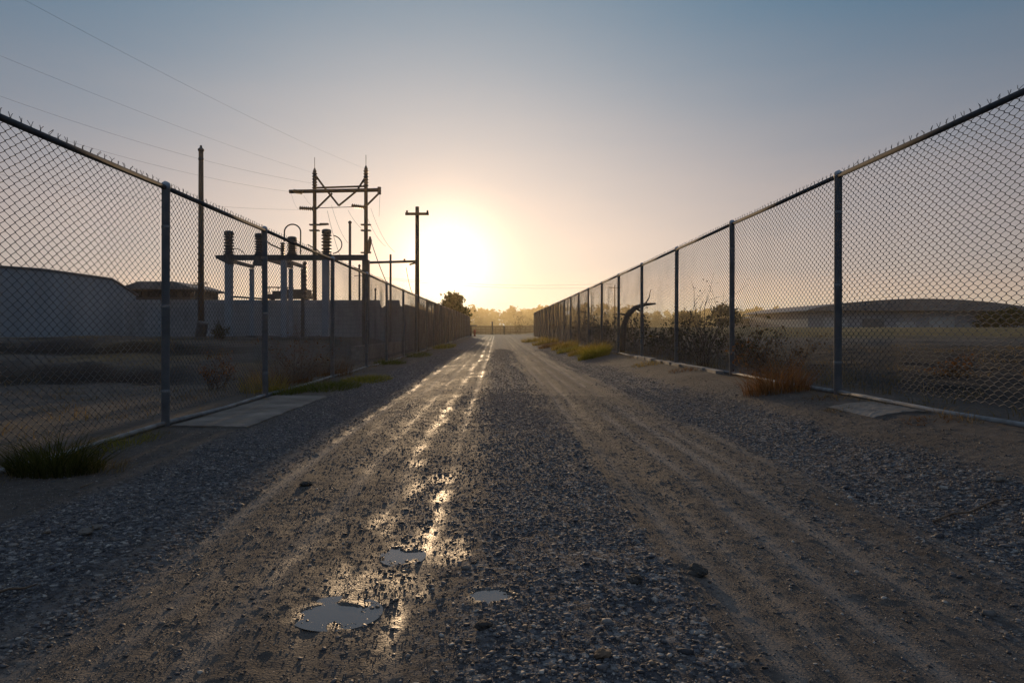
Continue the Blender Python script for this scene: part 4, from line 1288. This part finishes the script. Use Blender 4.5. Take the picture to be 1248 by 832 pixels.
slab(-3.24, -2.45, 6.75, 9.9, 0.020, 3, 'flat worn concrete slab beside the left fence between two posts')
slab(3.18, 3.66, 5.75, 6.55, 0.016, 4, 'small broken concrete slab beside the nearest right panel')
kb = MB(); rr_ = random.Random(6); yy = 11.0
while yy < 17.2:
    l_ = rr_.uniform(.5, .9); x = 3.62 + rr_.uniform(-.02, .02)
    kb.quad_box((x, yy + l_ / 2, hz(x, yy + l_ / 2) - .02 + rr_.uniform(-.02, .015)), (.13, l_ - rr_.uniform(.02, .12), .14), rr_.uniform(-.07, .07)); yy += l_
tag(kb.build('concrete_edging', M['kerb']), 'broken pale concrete edging along the foot of the right fence', 'edging')


def rock(x, y, s, label, seed, group=None, mat='rock', flat=.6):
    v, f = ico()
    import bmesh
    bm = bmesh.new(); bmesh.ops.create_icosphere(bm, subdivisions=3, radius=1)
    rg = random.Random(seed); ox = rg.random() * 50
    P = np.array([list(q.co) for q in bm.verts])
    dsp = 1 + .9 * fbm(P[:, 0] * 1.3 + ox, P[:, 1] * 1.3 + P[:, 2] * 1.7, seed, 3) + .25 * fbm(P[:, 0] * 5 + ox, P[:, 1] * 5 + P[:, 2] * 6, seed + 2, 3)
    for q, d_ in zip(bm.verts, dsp):
        q.co = Vector((q.co.x * d_ * s * 1.25, q.co.y * d_ * s, q.co.z * d_ * s * flat))
    me = bpy.data.meshes.new('rock'); bm.to_mesh(me); bm.free(); me.materials.append(M[mat])
    o = bpy.data.objects.new('rock', me); col.objects.link(o)
    z = float(height(np.array([x]), np.array([y]))[0]); o.location = (x, y, z + s * flat * .55); o.rotation_euler = (0, 0, rg.random() * 6)
    return tag(o, label, 'rock', group)


def gp(px, py):
    Y = F * CAMZ / (py - VY); return (px - VX) / F * Y, Y


x, y = gp(850, 698); rock(x, y, .038, 'larger black rock lying alone in the right wheel track', 5)
x, y = gp(774, 709); rock(x, y, .027, 'smaller black rock left of the larger one', 6)
x, y = gp(735, 805); rock(x, y, .022, 'brown stone in the gravel at the near edge of the road', 7, mat='twig')
x, y = gp(104, 652); rock(x, y, .030, 'pale stone in the left gravel shoulder below two dry sprouts', 8, mat='concrete')
x, y = gp(118, 645); rock(x, y, .020, 'pale pebble beside the pale stone in the left gravel', 9, mat='concrete')
x, y = gp(1218, 612); rock(x, y, .026, 'pale stone on the right gravel shoulder', 10, mat='concrete')
x, y = gp(590, 772); rock(x, y, .020, 'dark lump of mud right of the largest puddle', 11)
x, y = gp(373, 590); rock(x, y, .030, 'dark clod in the left wheel track far from the puddles', 12)


def stick(pts, r, label):
    P3 = []
    for px, py in pts:
        x, y = gp(px, py); P3.append(Vector((x, y, float(height(np.array([x]), np.array([y]))[0]) + .014)))
    P3[1].z += .006
    o = MB().tube(P3, [r] + [r * .85] * (len(P3) - 2) + [r * .4], 6).build('stick', M['twig'], None, True)
    return tag(o, label, 'stick', 'sticks on the road')


stick([(1138, 639), (1160, 633), (1182, 632), (1212, 627), (1236, 630)], .006, 'long reddish stick on the right gravel shoulder')
stick([(-6, 729), (12, 727), (30, 723), (46, 718)], .005, 'pale straight stick on the left gravel shoulder')
stick([(98, 596), (108, 593), (116, 588)], .004, 'short bent twig on the dirt left of the gravel')
x, y = gp(114, 648)
GC(x, y, 7, .10, .03, M['straw'], 'two pale dry sprouts rising from the left gravel', .4, .0025)

# ------------------------------------------------------------------ haze, sky and sun
def haze_box(name, y0, y1, ztop, dens, g, colr, label):
    m = bpy.data.materials.new(name); m.use_nodes = True; nt = m.node_tree; nt.nodes.clear()
    out = N(nt, 'ShaderNodeOutputMaterial'); vs = N(nt, 'ShaderNodeVolumeScatter')
    vs.inputs['Density'].default_value = dens
    vs.inputs['Anisotropy'].default_value = g
    vs.inputs['Color'].default_value = (*colr, 1)
    nt.links.new(vs.outputs[0], out.inputs['Volume'])
    b = MB(); b.quad_box((0, (y0 + y1) / 2, (ztop - 4) / 2), (1600, y1 - y0, ztop + 4))
    return tag(b.build(name, m), label, None, kind='structure')


haze_box('haze', -25, 122, 20, 0.0003, 0.70, (1.0, 0.82, 0.55), 'faint morning haze over the near road')
haze_box('haze', 122.01, 800, 12, 0.0066, 0.50, (1.0, 0.64, 0.28), 'golden morning haze lying over the far ground')

w = bpy.data.worlds.new('World'); sc.world = w; w.use_nodes = True
nt = w.node_tree; nt.nodes.clear()
L = nt.links.new
out = N(nt, 'ShaderNodeOutputWorld'); bg = N(nt, 'ShaderNodeBackground')
SKYK = 0.018
ZENITH_FILL = (0.30, 0.33, 0.40)  # fill added above the view to brighten the ground
REAR_FILL = (0.13, 0.15, 0.19)  # fill added behind the camera to brighten posts and wall fronts
sky = N(nt, 'ShaderNodeTexSky', sky_type='NISHITA')
sky.sun_disc = False
sky.sun_elevation = SUN_EL
sky.sun_rotation = SUN_AZ
sky.air_density = 1.0; sky.dust_density = 0.5; sky.ozone_density = 3.0
tc = N(nt, 'ShaderNodeTexCoord')
dot = N(nt, 'ShaderNodeVectorMath', operation='DOT_PRODUCT'); dot.inputs[1].default_value = SUN_DIR
nrmn = N(nt, 'ShaderNodeVectorMath', operation='NORMALIZE'); L(tc.outputs['Generated'], nrmn.inputs[0]); L(nrmn.outputs[0], dot.inputs[0])
ac = N(nt, 'ShaderNodeMath', operation='ARCCOSINE'); L(dot.outputs['Value'], ac.inputs[0])


def halo(sigma, power, colr):
    a = N(nt, 'ShaderNodeMath', operation='DIVIDE', inp={1: math.radians(sigma)}); L(ac.outputs[0], a.inputs[0])
    p_ = N(nt, 'ShaderNodeMath', operation='POWER', inp={1: power}); L(a.outputs[0], p_.inputs[0])
    n_ = N(nt, 'ShaderNodeMath', operation='MULTIPLY', inp={1: -1.0}); L(p_.outputs[0], n_.inputs[0])
    e = N(nt, 'ShaderNodeMath', operation='EXPONENT'); L(n_.outputs[0], e.inputs[0])
    c_ = N(nt, 'ShaderNodeVectorMath', operation='SCALE'); c_.inputs[0].default_value = colr; L(e.outputs[0], c_.inputs['Scale'])
    return c_.outputs[0]


def add(a, b):
    v = N(nt, 'ShaderNodeVectorMath', operation='ADD'); L(a, v.inputs[0]); L(b, v.inputs[1]); return v.outputs[0]


ks = N(nt, 'ShaderNodeVectorMath', operation='MULTIPLY'); L(sky.outputs[0], ks.inputs[0]); ks.inputs[1].default_value = (1, 1, 1)
tot = ks.outputs[0]
SKY_HALOS = [(21, 2.0, (0.43, 0.315, 0.21)), (6, 1.5, (0.18, 0.07, 0.0)), (3.7, 2.0, (1.3, 1.0, 0.62)), (62, 2.0, (0.0, 0.100, 0.175)), (400, 2.0, (0.014, 0.052, 0.094))]
for s_, p_, c_ in SKY_HALOS:
    tot = add(tot, halo(s_, p_, [v / SKYK for v in c_]))
# warm dusty band along the horizon
sepz = N(nt, 'ShaderNodeSeparateXYZ'); L(nrmn.outputs[0], sepz.inputs[0])
mxz = N(nt, 'ShaderNodeMath', operation='MAXIMUM', inp={1: 0.0}); L(sepz.outputs['Z'], mxz.inputs[0])
zs = N(nt, 'ShaderNodeMath', operation='MULTIPLY', inp={1: 1 / 0.30}); L(mxz.outputs[0], zs.inputs[0])
zq = N(nt, 'ShaderNodeMath', operation='POWER', inp={1: 2.0}); L(zs.outputs[0], zq.inputs[0])
dz = N(nt, 'ShaderNodeMath', operation='MULTIPLY', inp={1: -1.0}); L(zq.outputs[0], dz.inputs[0])
ez = N(nt, 'ShaderNodeMath', operation='EXPONENT'); L(dz.outputs[0], ez.inputs[0])
mr = N(nt, 'ShaderNodeMapRange', inp={'From Min': -0.3, 'From Max': 1.0, 'To Min': 0.12, 'To Max': 1.0}); L(dot.outputs['Value'], mr.inputs[0])
cmap = N(nt, 'ShaderNodeMapping'); cmap.inputs['Scale'].default_value = (1.6, 1.6, 9.0); L(nrmn.outputs[0], cmap.inputs[0])
cn = N(nt, 'ShaderNodeTexNoise', inp={'Scale': 1.5, 'Detail': 5, 'Roughness': 0.55}); L(cmap.outputs[0], cn.inputs['Vector'])
cr = N(nt, 'ShaderNodeMapRange', inp={'From Min': 0.3, 'From Max': 0.7, 'To Min': 0.90, 'To Max': 1.10}); L(cn.outputs[0], cr.inputs[0])
mm0 = N(nt, 'ShaderNodeMath', operation='MULTIPLY'); L(ez.outputs[0], mm0.inputs[0]); L(cr.outputs[0], mm0.inputs[1])
mm = N(nt, 'ShaderNodeMath', operation='MULTIPLY'); L(mm0.outputs[0], mm.inputs[0]); L(mr.outputs[0], mm.inputs[1])
bv = N(nt, 'ShaderNodeVectorMath', operation='SCALE'); bv.inputs[0].default_value = [v / SKYK for v in (0.48, 0.235, 0.075)]; L(mm.outputs[0], bv.inputs['Scale'])
tot = add(tot, bv.outputs[0])
# added fill light in the unseen sky overhead and behind, lifts the shadows
zr = N(nt, 'ShaderNodeMapRange', interpolation_type='SMOOTHSTEP', inp={'From Min': 0.42, 'From Max': 0.85, 'To Min': 0.0, 'To Max': 1.0}); L(sepz.outputs['Z'], zr.inputs[0])
zv = N(nt, 'ShaderNodeVectorMath', operation='SCALE'); zv.inputs[0].default_value = [v / SKYK for v in ZENITH_FILL]; L(zr.outputs[0], zv.inputs['Scale'])
tot = add(tot, zv.outputs[0])
br_ = N(nt, 'ShaderNodeMapRange', interpolation_type='SMOOTHSTEP', inp={'From Min': 0.25, 'From Max': -0.7, 'To Min': 0.0, 'To Max': 1.0}); L(dot.outputs['Value'], br_.inputs[0])
rv = N(nt, 'ShaderNodeVectorMath', operation='SCALE'); rv.inputs[0].default_value = [v / SKYK for v in REAR_FILL]; L(br_.outputs[0], rv.inputs['Scale'])
tot = add(tot, rv.outputs[0])
L(tot, bg.inputs['Color']); bg.inputs['Strength'].default_value = SKYK
L(bg.outputs[0], out.inputs['Surface'])

sl = bpy.data.lights.new('sun', 'SUN'); sl.energy = 3.0; sl.angle = math.radians(0.6); sl.color = (1.0, 0.67, 0.37)
so = bpy.data.objects.new('sun', sl); col.objects.link(so)
so.rotation_euler = (-SUN_DIR).to_track_quat('-Z', 'Y').to_euler()
so.location = (0, 0, 30)

# ------------------------------------------------------------------ render settings
sc.view_settings.view_transform = 'Standard'
sc.view_settings.look = 'None'
sc.view_settings.exposure = 0
sc.view_settings.gamma = 1
sc.cycles.max_bounces = 6
sc.cycles.diffuse_bounces = 2
sc.cycles.glossy_bounces = 2
sc.cycles.transparent_max_bounces = 8
sc.cycles.volume_bounces = 0
sc.cycles.use_denoising = True
